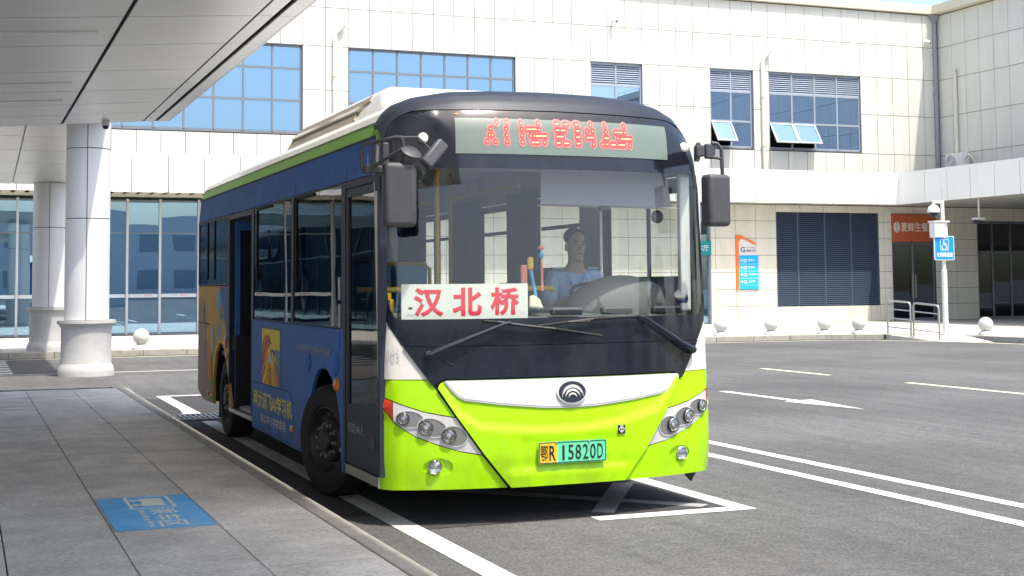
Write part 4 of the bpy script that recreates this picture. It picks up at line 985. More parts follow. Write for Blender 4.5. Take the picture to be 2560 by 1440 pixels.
# lamps, flaps and fittings on the side
def side_ball(name, y, z, r, m):
    b = MB(); b.ball(SL(-y, z)+V((-.004, 0, 0)), r, 16, 10); return b.build(name, m, bus, smooth=True)
side_ball('side_indicator', 10.15, .87, (.03, .065, .052), 'amber'); side_ball('side_marker', 11.66, .405, (.02, .05, .035), 'amber')
side_ball('side_marker', 14.86, 1.03, (.02, .07, .075), 'red_lens'); side_ball('side_marker', 14.80, .88, (.018, .05, .03), 'amber')
side_ball('side_marker', 15.95, .42, (.015, .04, .03), 'red_lens'); side_ball('side_marker', 15.76, .40, (.015, .04, .03), 'amber')
side_ball('filler_cap', 11.10, .995, (.02, .10, .075), 'blue_vinyl'); side_ball('flap_handle', 10.20, 1.02, (.03, .07, .085), 'blue_vinyl')
lp_('filler_flap', [[(10.60, 1.265), (10.09, 1.262), (10.09, 1.13), (10.60, 1.13)]], 'blue_vinyl', .008, .008)
# advert print on the side
po = lp_('poster', [[(12.955, 1.222), (12.165, 1.216), (12.16, .715), (12.945, .715)]], 'poster_orange', .003, 0)
lp_('poster_print', [[(12.95, 1.22), (12.17, 1.215), (12.17, .99), (12.45, 1.02), (12.62, 1.13), (12.78, 1.17), (12.95, 1.10)]], 'poster_yellow', .004, 0, par=po)
lp_('poster_print', [[(12.78, 1.16), (12.62, 1.16), (12.46, 1.05), (12.34, 1.0), (12.52, 1.01), (12.70, 1.06), (12.84, .98), (12.80, .88), (12.62, .80), (12.94, .72), (12.94, .95), (12.90, 1.09)]], 'poster_red', .005, 0, par=po)
lp_('poster_print', [[(12.17, 1.03), (12.30, 1.05), (12.50, 1.02), (12.34, .99), (12.20, .88), (12.17, .86)]], 'poster_teal', .005, 0, par=po)
lp_('poster_print', [[(12.17, .72), (12.25, .72), (12.30, .82), (12.40, .95), (12.22, .90), (12.17, .84)]], 'poster_brown', .005, 0, par=po)
lp_('poster_print', [ribbon([(12.88, .74), (12.74, .86), (12.70, .98), (12.58, 1.06), (12.40, 1.07)], .05)], 'poster_yellow', .0055, 0, par=po)
lp_('poster_print', [ribbon([(12.40, .72), (12.50, .80), (12.46, .90), (12.34, .985)], .035)], 'poster_yellow', .0055, 0, par=po)
for k, q in enumerate(([(12.93, .80), (12.80, .92), (12.76, 1.04), (12.66, 1.10)], [(12.90, .73), (12.68, .82), (12.62, .92), (12.50, .97)], [(12.60, .72), (12.56, .80), (12.60, .88)], [(12.30, .72), (12.38, .82), (12.33, .93)], [(12.86, 1.0), (12.82, 1.10), (12.70, 1.14)], [(12.24, .73), (12.27, .84), (12.22, .95)])):
    lp_('poster_print', [ribbon(q, .028)], ('poster_orange', 'poster_yellow', 'poster_red', 'poster_orange', 'poster_orange', 'poster_teal')[k], .0062, 0, par=po, step=.05)
lp_('poster_edge', [ribbon([(12.99, 1.235), (12.14, 1.228)], .012), ], 'grey_plastic', .005, .003, par=po)
lp_('poster_edge', [ribbon([(12.10, 1.17), (12.10, .75)], .008)], 'grey_print', .004, 0, par=po)
def stext(t, y, z, w, h, m, bold=0., d=.004): return put_text('advert_lettering', t, lambda u, v: SL(-y+u, z+v)+V((-d, 0, 0)), m, bus, w=w, h=h, bold=bold)
stext('AI', 12.68, .905, .24, .115, 'white_print', .01, .0075)
stext('科大讯飞AI学习机', 13.33, .475, 1.66, .165, 'yellow_print', .03, .0055)
stext('何以中小学都爱用', 13.0, .352, 1.07, .085, 'white_print', 0, .0055)
stext('Try everything!', 11.56, 1.06, .52, .085, 'grey_print'); stext('支持孩子向未来', 11.0, 1.065, .62, .07, 'grey_print')
put_text('number', '103', lambda u, v: SF(-1.205+u, 1.10+v)+V((-.006, -.006, 0)), 'paper_grey', bus, w=.07, h=.075)
# rear doorway, front doorway
b = MB(); b.box(XC-HW, 13.462, .36, XC-HW+.06, 13.50, 2.366); b.box(XC-HW, 14.69, .36, XC-HW+.06, 14.735, 2.366); b.box(XC-HW, 13.501, 2.31, XC-HW+.06, 14.689, 2.366); b.build('doorway_frame', 'black_satin', bus)
b = MB(); b.box(XC-HW, 13.46, .315, XC-HW+.5, 14.70, .355); b.build('step', 'steel', bus)
for y, sgn in ((13.56, 1), (14.64, -1)):
    b = MB(); b.box(XC-HW+.05, y-.02, .40, XC-HW+.60, y+.02, 2.29); d_ = b.build('door', 'blue_vinyl', bus, bevel=.008)
    slab('door_pane', XC-HW+.10, y-.024, .95, XC-HW+.55, y+.024, 2.2, 'dark_void', d_)
b = MB(); b.box(XC-HW-.002, 9.02, .33, XC-HW+.05, 9.065, 2.36); b.box(XC-HW-.002, 9.93, .25, XC-HW+.05, 9.99, 2.366); b.box(XC-HW-.002, 9.066, 2.315, XC-HW+.05, 9.929, 2.366); b.build('doorway_frame', 'black_satin', bus)
b = MB(); b.box(XC-HW, 9.07, .255, XC-HW+.4, 9.93, .32); b.build('step', 'steel', bus)
fd = lp_('door', [[(9.925, .335), (9.07, .335), (9.07, .745), (9.925, .70)]], 'black_satin', -.004, .03)
lp_('door_frame', [[(9.925, .70), (9.07, .745), (9.07, 2.31), (9.925, 2.31)], [(9.86, .755), (9.10, .79), (9.10, 2.25), (9.86, 2.25)]], 'black_satin', -.004, .03, par=fd)
lp_('door_pane', [[(9.86, .755), (9.10, .79), (9.10, 2.25), (9.86, 2.25)]], 'tint_glass', -.016, 0, par=fd)
b = MB(); b.tube([(XC-HW+.10, 9.50, 1.95), (XC-HW+.10, 9.50, .82)], .017, 8); b.build('door_rod', 'steel', fd)
lp_('door_latch', [[(9.26, .50), (9.15, .50), (9.15, .57), (9.26, .57)]], 'grey_plastic', .006, .01, par=fd)
put_text('lettering', '核定44人', lambda u, v: SL(-9.86+u, .555+v)+V((.001, 0, 0)), 'grey_print', fd, w=.42, h=.075)
# right side (mostly hidden)
RW = [[(10.66, 1.66), (9.22, 1.66), (9.27, 2.30), (10.66, 2.30)]]+[[(a, 1.30), (c, 1.30), (c, 2.35), (a, 2.35)] for a, c in ((11.15, 12.2), (12.3, 13.75), (13.85, 15.2), (15.3, 16.6))]
rw = rp_('side_panel', [[(9.12, .98), (16.74, .98), (16.74, 2.42), (9.12, 2.42)]]+RW, 'white_paint', 0, .04)
for L in RW: rp_('pane', [L], 'clear_glass', -.01, 0, par=rw)
for L in RW:
    xs2 = sorted(p[0] for p in L); z0, z1 = min(p[1] for p in L), max(p[1] for p in L)
    rp_('window_frame', [[(xs2[0]-.03, z0-.03), (xs2[-1]+.03, z0-.03), (xs2[-1]+.03, z1+.03), (xs2[0]-.03, z1+.03)], L], 'black_satin', .004, .05, par=rw)
    rp_('window_bar', [ribbon([((xs2[0]+xs2[-1])/2, z0), ((xs2[0]+xs2[-1])/2, z1)], .035)] if L is RW[0] else [ribbon([(xs2[0], 2.13), (xs2[-1], 2.13)], .035)], 'black_satin', -.002, .02, par=rw)
ARm = lambda c: [(c+.55*math.cos(t), .46+.53*math.sin(t)) for t in [math.pi*k/14 for k in range(15)]]
rp_('side_panel', [[(9.10, .25), (10.0, .25)]+ARm(10.55)[::-1]+[(11.1, .25), (14.55, .27)]+ARm(15.1)[::-1]+[(15.65, .30), (16.74, .4), (16.74, .974), (9.10, .974)]], 'green_paint', 0, .02)
rp_('upper_band', [[(ye(2.424)+.01, 2.424), (16.7, 2.424), (16.7, 2.80), (ye(2.8)+.01, 2.80)]], 'white_paint', 0, .02)
# rear wall
b = MB(); b.prism([(XC-HW+.01, YR-.01, .42), (XC+HW-.01, YR-.01, .42), (XC+HW-.01, YR-.01, 2.45), (XC+1.1, YR-.03, 2.72), (XC-1.1, YR-.03, 2.72), (XC-HW+.01, YR-.01, 2.45)], (0, .04, 0)); b.build('rear_panel', 'blue_vinyl', bus)
# underbody, wheel housings
b = MB(); b.box(XC-.62, 9.4, .29, XC+.62, 16.6, .34); b.box(XC-1.15, 11.2, .30, XC+1.15, 13.4, .34); b.box(XC-1.2, 9.05, .27, XC+1.2, 9.9, .31); b.build('underbody', 'black_rubber', bus)
for x0 in (XC-HW+.03, XC+.72):
    for yc in (10.55, 15.1):
        b = MB(); b.box(x0, yc-.62, .95, x0+.50, yc+.62, 1.10); b.box(x0, yc-.62, .34, x0+.50, yc-.58, .95); b.box(x0, yc+.58, .34, x0+.50, yc+.62, .95)
        xi = x0+.48 if x0 < XC else x0; b.box(xi, yc-.58, .34, xi+.02, yc+.58, .95); b.build('wheel_housing', 'black_rubber', bus)
b = MB(); b.box(XC-HW+.06, 15.60, .17, XC-HW+.40, 15.63, .60); b.build('mud_flap', 'black_rubber', bus)
b = MB(); b.prism([(XC+1.02, 9.02, .24), (XC+1.15, 9.05, .24), (XC+1.10, 9.04, .165)], (0, .02, 0)); b.build('splash_flap', 'black_rubber', bus)
def wheel(x, y, steer, out):
    R = Matrix.Translation((x, y, .425)) @ Matrix.Rotation(steer, 4, 'Z') @ Matrix.Scale(.89, 4) @ Matrix.Rotation(math.radians(-90 if out < 0 else 90), 4, 'Y')
    b = MB(); b.lathe([(.285, .0), (.30, .03), (.40, .035), (.445, .025), (.472, -.01), (.475, -.05), (.475, -.21), (.46, -.25), (.30, -.26)], R, 48); wh = b.build('wheel', 'tyre', bus, smooth=True)
    b = MB()
    for k in range(4): b.lathe([(.4755, -.06-.042*k), (.478, -.065-.042*k), (.478, -.085-.042*k), (.4755, -.09-.042*k)], R, 48)
    b.build('tread', 'tyre', wh, smooth=True)
    b = MB(); b.lathe([(.283, -.02), (.292, .012), (.275, .016), (.262, -.02), (.245, -.05), (.19, -.062), (.185, -.03), (.17, -.012), (.09, -.010), (.088, .028), (.075, .045), (0, .048)], R, 48); b.build('rim', 'rim', wh, smooth=True)
    for k in range(10):
        a = 2*math.pi*k/10+.2; P = R @ Matrix.Translation((.137*math.cos(a), .137*math.sin(a), -.012))
        b = MB(); b.lathe([(.021, 0), (.021, .018), (.015, .022), (.015, .042), (.008, .047), (0, .048)], P, 10); b.build('lug_nut', 'nut', wh, smooth=True)
    for k in range(6):
        a = 2*math.pi*k/6; P = R @ Matrix.Rotation(a, 4, 'Z') @ Matrix.Translation((.222, 0, -.050)) @ Matrix.Diagonal((.020, .036, .004, 1))
        b = MB(); b.lathe([(1, 0), (1, 1), (0, 1)], P, 14); b.build('rim_hole', 'dark_void', wh)
wheel(XC-HW+.015, 10.53, math.radians(15), -1); wheel(XC-HW+.07, 15.1, 0, -1); wheel(XC+HW-.085, 10.55, math.radians(15), 1); wheel(XC+HW-.07, 15.1, 0, 1)
# air conditioner hood on the roof
b = MB()
A0 = [(-1.0, 9.72, 2.85), (1.0, 9.72, 2.85), (1.0, 13.4, 2.85), (-1.0, 13.4, 2.85)]
A1 = [(-.83, 10.36, 3.155), (.83, 10.36, 3.155), (.83, 13.05, 3.16), (-.83, 13.05, 3.16)]
b.hexa([(XC+x, y, z) for x, y, z in A0], [(XC+x, y, z) for x, y, z in A1]); ah = b.build('roof_unit', 'white_paint', bus, smooth=True, bevel=.07, seg=4)
AS = lambda a, t: V((XC-1.0+.17*t, -a, 2.85+.305*t))
patch('louvre_band', [neg([(13.15, .14), (10.80, .16), (10.74, .24), (10.80, .47), (13.15, .48)])], AS, .016, 'taupe', ah, .4, .03)
patch('louvre_band', [neg([(13.00, .62), (10.72, .62), (10.55, .68), (10.57, .84), (10.72, .80), (13.0, .78)])], AS, .012, 'taupe', ah, .4, .03)
patch('louvre_lip', [neg([(13.15, .485), (10.80, .475), (10.70, .57), (13.15, .585)])], AS, .03, 'white_paint', ah, .4, .05)
# wipers
def tubef(name, pts, r, m, par=bus, d=.03, n=8):
    b = MB(); b.tube([SF(s, z)+V((0, -d if not isinstance(d, list) else -d[i], 0)) for i, (s, z) in enumerate(pts)], r, n); return b.build(name, m, par, smooth=True)
for A, B in (([(-.964, 1.14), (-.87, 1.184), (-.464, 1.342), (-.42, 1.35)], [(-.60, 1.362), (-.35, 1.332), (-.10, 1.302), (.26, 1.246)]),
             ([(1.04, 1.128), (.945, 1.174), (.60, 1.370), (.55, 1.378)], [(-.22, 1.322), (.0, 1.345), (.19, 1.364), (.63, 1.378)])):
    wp = tubef('wiper', A, [.022, .020, .010, .009], 'black_satin', d=.055)
    tubef('wiper_blade', B, .009, 'black_rubber', par=wp, d=.035); tubef('wiper_link', [((A[-1][0]+B[0][0])/2, (A[-1][1]+B[0][1])/2), B[1], B[2]], .007, 'grey_plastic', par=wp, d=.05)
    b = MB(); b.ball(SF(*A[0])+V((0, -.035, 0)), (.035, .03, .03), 12, 8); b.build('wiper_pivot', 'black_satin', wp, smooth=True)
    tubef('washer_hose', [(A[0][0]+.06*(-1 if A[0][0] < 0 else 1)*-1, A[0][1]-.02), (A[0][0]+.16*(1 if A[0][0] < 0 else -1), A[0][1]-.07)], .004, 'black_rubber', par=wp, d=.02)
# mirrors
def bar(par, name, pts, r, m='grey_plastic', n=8):
    b = MB(); b.tube(pts, r, n); return b.build(name, m, par, smooth=True)
def box_r(x0, y0, z0, x1, y1, z1, ang, c):
    return Matrix.Translation(c) @ Matrix.Rotation(ang, 4, 'Z') @ Matrix.Translation(-V(c))
c = V((2.655, 8.72, 2.2)); b = MB(); b.box(2.545, 8.66, 1.985, 2.765, 8.78, 2.41, box_r(0, 0, 0, 0, 0, 0, math.radians(-8), c)); ml = b.build('mirror', 'grey_plastic', bus, smooth=True, bevel=.035, seg=4)
b = MB(); b.box(2.57, 8.775, 2.01, 2.74, 8.784, 2.38, box_r(0, 0, 0, 0, 0, 0, math.radians(-8), c)); b.build('mirror_glass', 'chrome', ml)
bar(ml, 'mirror_arm', [(2.675, 8.72, 2.40), (2.675, 8.70, 2.54), (2.665, 8.70, 2.575), (2.63, 8.72, 2.575), (2.46, 8.86, 2.54), (2.44, 8.88, 2.50), (2.45, 8.88, 2.38), (2.48, 8.90, 2.36)], .014)
bar(ml, 'mirror_arm', [(2.48, 8.90, 2.36), (2.55, 8.80, 2.42), (2.67, 8.70, 2.50)], .012)
for t in (.25, .55, .8): bar(ml, 'mirror_bar', [(2.67-.2*t, 8.70+.16*t, 2.575-.03*t), (2.67-.19*t, 8.70+.2*t, 2.50-.14*t)], .008)
b = MB(); b.box(2.595, 8.90, 2.34, 2.64, 9.0, 2.56); b.box(2.46, 8.86, 2.35, 2.595, 8.93, 2.40); b.build('mirror_bracket', 'grey_plastic', ml, bevel=.008)
bar(ml, 'mirror_arm', [(2.665, 8.70, 2.575), (2.765, 8.66, 2.575), (2.80, 8.65, 2.54), (2.87, 8.65, 2.47)], .008)
R = Matrix.Translation((2.87, 8.64, 2.465)) @ Matrix.Rotation(math.radians(42), 4, 'Y') @ Matrix.Rotation(math.radians(-14), 4, 'X')
b = MB(); b.box(-.045, -.03, -.11, .045, .03, .11, Matrix.Translation((0, 0, 0)) @ R); b.build('kerb_mirror', 'grey_plastic', ml, smooth=True, bevel=.018, seg=3)
R = Matrix.Translation((2.725, 8.68, 2.48)) @ Matrix.Rotation(math.radians(35), 4, 'X') @ Matrix.Rotation(math.radians(12), 4, 'Y')
b = MB(); b.lathe([(.0, .012), (.06, .010), (.075, .0), (.06, -.02), (0, -.035)], R, 28); b.build('round_mirror', 'grey_plastic', ml, smooth=True)
c = V((5.03, 8.75, 2.2)); b = MB(); b.box(4.935, 8.68, 2.01, 5.135, 8.80, 2.385, box_r(0, 0, 0, 0, 0, 0, math.radians(10), c)); mr = b.build('mirror', 'grey_plastic', bus, smooth=True, bevel=.032, seg=4)
b = MB(); b.box(4.96, 8.796, 2.03, 5.11, 8.805, 2.36, box_r(0, 0, 0, 0, 0, 0, math.radians(10), c)); b.build('mirror_glass', 'chrome', mr)
b = MB(); b.box(4.97, 8.75, 2.50, 5.05, 8.79, 2.61); b.box(4.90, 8.76, 2.515, 4.97, 8.80, 2.60); b.hexa([(4.90, 8.77, 2.505), (4.93, 8.755, 2.505), (5.09, 9.06, 2.505), (5.05, 9.08, 2.505)], [(4.90, 8.77, 2.62), (4.93, 8.755, 2.62), (5.09, 9.06, 2.62), (5.05, 9.08, 2.62)]); b.build('mirror_bracket', 'grey_plastic', mr, bevel=.012)
bar(mr, 'mirror_arm', [(5.02, 8.76, 2.615), (5.06, 8.75, 2.61), (5.09, 8.74, 2.57), (5.095, 8.74, 2.38)], .015); bar(mr, 'mirror_arm', [(5.03, 8.76, 2.515), (5.09, 8.74, 2.50)], .012)
# interior
b = MB(); b.box(XC-1.18, 9.05, .35, XC+1.18, 13.45, .38); b.box(XC-1.18, 13.46, .35, XC+1.18, 14.7, .379); b.box(XC-1.18, 14.72, .86, XC+1.18, 16.7, .90); b.box(XC+.1, 9.3, .38, XC+1.18, 10.9, .74); b.build('floor', 'interior_grey', bus)
b = MB(); b.box(XC+1.19, 9.4, .40, XC+1.215, 16.7, 1.27); b.box(XC-1.215, 11.14, .40, XC-1.19, 13.43, 1.27); b.box(XC-1.215, 10.02, 1.11, XC-1.19, 11.139, 1.27); b.box(XC-1.215, 14.75, 1.11, XC-1.19, 16.7, 1.6); b.box(XC-1.19, 16.66, .9, XC+1.19, 16.69, 2.7); b.build('inner_lining', 'interior_grey', bus)
b = MB(); b.box(XC-1.13, 9.7, 2.70, XC+1.13, 16.65, 2.73); b.build('ceiling', 'interior_light', bus)
b = MB(); b.box(XC-1.10, 9.22, 2.45, XC+1.10, 9.66, 2.74); b.build('header_box', 'interior_grey', bus, bevel=.03)
b = MB(); b.tube([(XC-.7, 10, 2.45), (XC-.7, 16.4, 2.45)], .018, 8); b.tube([(XC+.55, 11, 2.45), (XC+.55, 16.4, 2.45)], .018, 8)
for x, y, z0, z1 in ((3.37, 10.08, .38, 2.70), (3.30, 12.6, .38, 2.70), (4.45, 12.9, .38, 2.7), (3.30, 14.7, .86, 2.70), (4.45, 15.2, .86, 2.7)): b.tube([(x, y, z0), (x, y, z1)], .019, 10)
b.tube([(2.66, 9.80, 1.575), (4.20, 9.80, 1.575), (4.21, 9.80, 1.54)], .022, 10)
b.tube([(3.30, 11.4, .40), (3.30, 11.4, 1.76), (3.35, 11.4, 1.79), (3.68, 11.4, 1.79), (3.74, 11.4, 1.75), (3.76, 11.4, .4)], .018, 8)
b.tube([(2.72, 9.86, .7), (2.74, 9.3, 1.2), (2.74, 9.25, 1.55)], .017, 8); b.tube([(2.72, 9.86, 1.50), (2.72, 9.12, 1.50), (2.72, 9.1, .9)], .017, 8)
b.build('grab_rail', 'handrail_yellow', bus, smooth=True)
def seat(x, y, z):
    b = MB(); b.box(x-.20, y-.02, z+.40, x+.20, y+.40, z+.46); b.box(x-.20, y+.36, z+.46, x+.20, y+.43, z+.98); st = b.build('seat', 'seat_blue', bus, smooth=True, bevel=.03, seg=3)
    b = MB(); b.tube([(x-.14, y+.2, z), (x-.14, y+.2, z+.4)], .02, 6); b.tube([(x+.14, y+.2, z), (x+.14, y+.2, z+.4)], .02, 6); b.build('seat_leg', 'grey_plastic', st)
for y in (11.6, 12.35): seat(4.82, y, .38); seat(4.38, y, .38); seat(2.92, y, .38)
for y in (15.0, 15.8):
    for x in (2.92, 3.36, 4.38, 4.82): seat(x, y, .90)
def curtain(x, y0, y1, z0, z1):
    pts = [(x+.018*math.sin(k*1.9), y0+(y1-y0)*k/26) for k in range(27)]
    b = MB()
    for (xa, ya), (xb, yb) in zip(pts, pts[1:]): b.face([(xa, ya, z0), (xb, yb, z0), (xb, yb, z1), (xa, ya, z1)])
    b.build('curtain', 'curtain', bus, smooth=2)
curtain(5.04, 13.62, 14.55, 1.28, 2.5); curtain(5.04, 15.5, 16.4, 1.28, 2.5); curtain(5.04, 12.1, 12.86, 1.28, 2.5); curtain(2.69, 15.0, 15.5, 1.5, 2.5)
b = MB(); b.box(4.10, 10.62, .74, 5.05, 10.66, 1.62); b.build('partition', 'frame_grey', bus)
b = MB(); b.box(XC+1.16, 10.68, 1.275, XC+1.185, 11.10, 2.46); b.build('inner_pillar', 'white_plastic', bus)
b = MB(); b.box(XC+1.09, 9.13, 1.40, XC+1.175, 9.19, 2.42); b.box(XC+1.10, 9.20, 1.28, XC+1.18, 9.26, 1.42); b.build('pillar_trim', 'white_plastic', bus, bevel=.015)
# dashboard
b = MB(); b.hexa([(XC-.30, 9.02, .74), (XC+1.15, 9.10, .74), (XC+1.15, 9.62, .74), (XC-.30, 9.62, .74)], [(XC-.30, 8.94, 1.33), (XC+1.12, 9.05, 1.33), (XC+1.15, 9.60, 1.45), (XC-.30, 9.55, 1.45)]); da = b.build('dashboard', 'dash', bus, smooth=True, bevel=.04, seg=3)
b = MB(); b.hexa([(2.70, 8.99, .5), (3.55, 8.90, .5), (3.55, 9.22, .5), (2.70, 9.22, .5)], [(2.70, 8.99, 1.34), (3.55, 8.90, 1.34), (3.55, 9.25, 1.37), (2.70, 9.25, 1.37)]); b.build('dashboard_side', 'dash', da, bevel=.03)
b = MB(); b.ball((4.60, 9.42, 1.36), (.47, .20, .31), 28, 16); b.build('instrument_hood', 'dash', da, smooth=True)
for x in (4.02, 4.42, 4.82):
    q = [(x-.11, 1.392), (x+.11, 1.392), (x+.11, 1.43), (x-.11, 1.43)]
    b = MB(); b.box(x-.12, 9.09, 1.383, x+.12, 9.16, 1.44); vn = b.build('air_vent', 'grey_plastic', da, bevel=.015)
    slab('vent_slot', x-.10, 9.083, 1.398, x+.10, 9.0895, 1.425, 'dark_void', vn)
RW_ = Matrix.Translation((4.57, 9.72, 1.50)) @ Matrix.Rotation(math.radians(28), 4, 'X')
b = MB(); ring = [RW_ @ V((.23*math.cos(t), .23*math.sin(t), 0)) for t in [2*math.pi*k/32 for k in range(33)]]; b.tube(ring, .014, 8, False)
for t in (.4, 2.74, 4.71): b.tube([RW_ @ V((0, 0, -.02)), RW_ @ V((.23*math.cos(t), .23*math.sin(t), 0))], .013, 6)
b.tube([RW_ @ V((0, 0, 0)), RW_ @ V((0, 0, -.35))], .03, 8); b.build('steering_wheel', 'black_satin', bus, smooth=True)
b = MB(); b.box(4.36, 10.18, .98, 4.82, 10.56, 1.08); b.box(4.36, 10.42, 1.08, 4.82, 10.54, 1.74); b.box(4.45, 10.2, .74, 4.73, 10.5, .98); b.build('driver_seat', 'trousers', bus, bevel=.04)
b = MB(); b.face([(3.84, 9.14, 2.43), (4.86, 9.16, 2.43), (4.90, 9.16, 2.165), (3.835, 9.14, 2.175)]); bl = b.build('sun_blind', 'blind', bus)
b = MB(); b.tube([(3.81, 9.14, 2.17), (5.02, 9.16, 2.16)], .007, 6); b.build('blind_bar', 'steel', bl)
b = MB(); b.ball((4.80, 9.2, 2.10), (.05, .02, .05), 14, 8); b.build('inside_mirror', 'grey_plastic', bus, smooth=True)
b = MB(); b.box(4.30, 9.12, 2.14, 4.38, 9.16, 2.17); b.build('dash_camera', 'grey_plastic', bus, bevel=.006)
# things lying inside the windscreen
bd = MB(); bd.box(2.755, 9.005, 1.372, 3.675, 9.013, 1.612)
bd = tag(bd.build('destination_board', 'ivory'), 'white board with three red Chinese characters standing behind the windscreen', 'board')
for k, ch in enumerate('汉北桥'): put_text('lettering', ch, on_plane((2.84+.278*k, 9.0035, 1.392), (1, 0, 0), (0, 0, 1)), 'red_print', bd, w=.215, h=.195, bold=.035)
put_text('lettering', '天门公交', on_plane((2.795, 9.0035, 1.395), (1, 0, 0), (0, 0, 1)), 'grey_print', bd, w=.045, h=.02)
patch('small_logo', [ellipse(0, 0, .016, .008, 12)], on_plane((2.817, 9.0035, 1.45), (1, 0, 0), (0, 0, 1)), 0, 'black_print', bd, .2)
cu = thing('paper_cup', 'silver grey printed cup tilted at the right edge of the windscreen', 'cup', (4.98, 9.16, 1.45))
Rc = Matrix.Translation((4.985, 9.17, 1.485)) @ Matrix.Rotation(math.radians(-38), 4, 'Y') @ Matrix.Rotation(math.radians(30), 4, 'X')
b = MB(); b.lathe([(0, .065), (.046, .065), (.05, -.065), (.045, -.062), (.041, .055), (0, .055)], Rc, 24); b.build('body', 'silver_panel', cu, smooth=True)
b = MB(); b.lathe([(.0475, .045), (.0495, -.02)], Rc, 24); b.build('print_band', 'sign_navy', cu, smooth=True)
hg = thing('hanging_charm', 'pink and blue bead charm hanging inside the windscreen beside the driver', 'ornament', (3.86, 9.2, 2.2))
b = MB(); b.tube([(3.86, 9.2, 2.2), (3.86, 9.2, 1.70)], .004, 5); b.build('cord', 'ivory', hg)
b = MB(); b.ball((3.86, 9.2, 1.868), (.025, .02, .02), 14, 8); b.build('heart_bead', 'coral', hg, smooth=True)
b = MB(); b.ball((3.861, 9.2, 1.815), (.019, .019, .025), 14, 8); b.build('bead', 'toy_blue', hg, smooth=True)
b = MB(); b.tube([(3.862, 9.2, 1.79), (3.866, 9.2, 1.72), (3.866, 9.2, 1.56)], [.006, .011, .009], 8); b.build('tassel', 'coral', hg, smooth=True)
br = thing('brush_set', 'coral pink, yellow and blue cleaning brushes standing on the dashboard', 'brushes', (3.76, 9.22, 1.4))
b = MB(); b.box(3.705, 9.2, 1.40, 3.755, 9.23, 1.745); b.build('pink_brush', 'coral', br, bevel=.008)
b = MB(); b.box(3.760, 9.2, 1.71, 3.805, 9.23, 1.80); b.build('yellow_head', 'toy_yellow', br, bevel=.012)
b = MB(); b.tube([(3.785, 9.215, 1.71), (3.84, 9.215, 1.42)], [.014, .012], 8); b.build('blue_handle', 'toy_blue', br, smooth=True)
b = MB(); b.prism([(3.755, 9.17, 1.44), (3.87, 9.17, 1.43), (3.845, 9.18, 1.50), (3.80, 9.19, 1.53), (3.765, 9.18, 1.52)], (0, .03, 0)); b.build('cloth', 'cloth_cream', br, bevel=.012)

# ---------------------------------------------------------------- driver
def skinned(name, verts, edges, m, parent=None, sub=2):
    me = bpy.data.meshes.new(name); me.from_pydata([v[0] for v in verts], edges, [])
    o = bpy.data.objects.new(name, me); link(o, parent); me.materials.append(M[m])
    sk = o.modifiers.new('skin', 'SKIN'); sk.use_smooth_shade = True
    for i, v in enumerate(verts):
        d = me.skin_vertices[0].data[i]; d.radius = v[1] if isinstance(v[1], tuple) else (v[1], v[1]); d.use_root = (i == 0)
    s = o.modifiers.new('sub', 'SUBSURF'); s.levels = sub; s.render_levels = sub
    dg = bpy.context.evaluated_depsgraph_get()
    m2 = bpy.data.meshes.new_from_object(o.evaluated_get(dg)); o.modifiers.clear(); o.data = m2; m2.name = name
    return o
PX, PY = 4.575, 10.22
body_v = [((PX, PY+.02, 1.12), (.15, .11)), ((PX, PY+.04, 1.32), (.15, .10)), ((PX, PY+.02, 1.55), (.17, .105)), ((PX, PY, 1.68), (.10, .07)), ((PX, PY-.02, 1.75), .055), ((PX, PY-.035, 1.82), (.062, .07)), ((PX, PY-.045, 1.91), (.078, .092)), ((PX, PY-.03, 1.985), (.076, .09)), ((PX, PY-.02, 2.035), (.045, .055))]
body_e = [(i, i+1) for i in range(8)]
def limb(root, pts):
    p = root
    for q in pts: body_v.append(q); body_e.append((p, len(body_v)-1)); p = len(body_v)-1
    return p
for sd_ in (-1, 1):
    limb(0, [((PX+.10*sd_, PY-.05, 1.08), .085), ((PX+.14*sd_, PY-.42, 1.10), .068), ((PX+.15*sd_, PY-.46, 1.0), .06), ((PX+.15*sd_, PY-.5, .82), .045), ((PX+.15*sd_, PY-.60, .78), (.045, .03))])
    wr = limb(3, [((PX+.17*sd_, PY+.0, 1.66), .062), ((PX+.235*sd_, PY-.04, 1.52), .050), ((PX+.265*sd_, PY-.13, 1.40), .042), ((PX+.235*sd_, PY-.30, 1.46), .034), ((PX+.205*sd_, PY-.42, 1.50), .026), ((PX+.200*sd_, PY-.465, 1.512), (.030, .018))])
    for k in range(4):
        bx = PX+(.200)*sd_+.018*(k-1.5)*sd_*.4
        limb(wr, [((bx, PY-.50-.004*k, 1.525-.012*k), .0095), ((bx, PY-.525, 1.505-.013*k), .0085), ((bx-.004*sd_, PY-.515, 1.480-.013*k), .0075)])
    limb(wr, [((PX+.180*sd_, PY-.475, 1.53), .010), ((PX+.168*sd_, PY-.505, 1.535), .0085)])
person = skinned('person', body_v, body_e, 'skin')
tag(person, 'bus driver in a pale blue short-sleeved shirt sitting at the steering wheel', 'person')
hb = MB(); hb.ball((PX, PY-.125, 1.895), (.014, .022, .022), 10, 8); hb.ball((PX-.078, PY-.03, 1.90), (.012, .022, .032), 10, 8); hb.ball((PX+.078, PY-.03, 1.90), (.012, .022, .032), 10, 8); hb.ball((PX, PY-.115, 1.80), (.035, .02, .02), 10, 8)
hb.build('nose_and_ears', 'skin', person, smooth=True)
hb = MB()
for s_ in (-1, 1): hb.ball((PX+.032*s_, PY-.126, 1.925), (.013, .006, .006), 10, 6); hb.box(PX+.032*s_-.018, PY-.132, 1.942, PX+.032*s_+.018, PY-.122, 1.947)
hb.box(PX-.022, PY-.126, 1.848, PX+.022, PY-.118, 1.853); hb.build('eyes_and_mouth', 'hair', person, smooth=True)
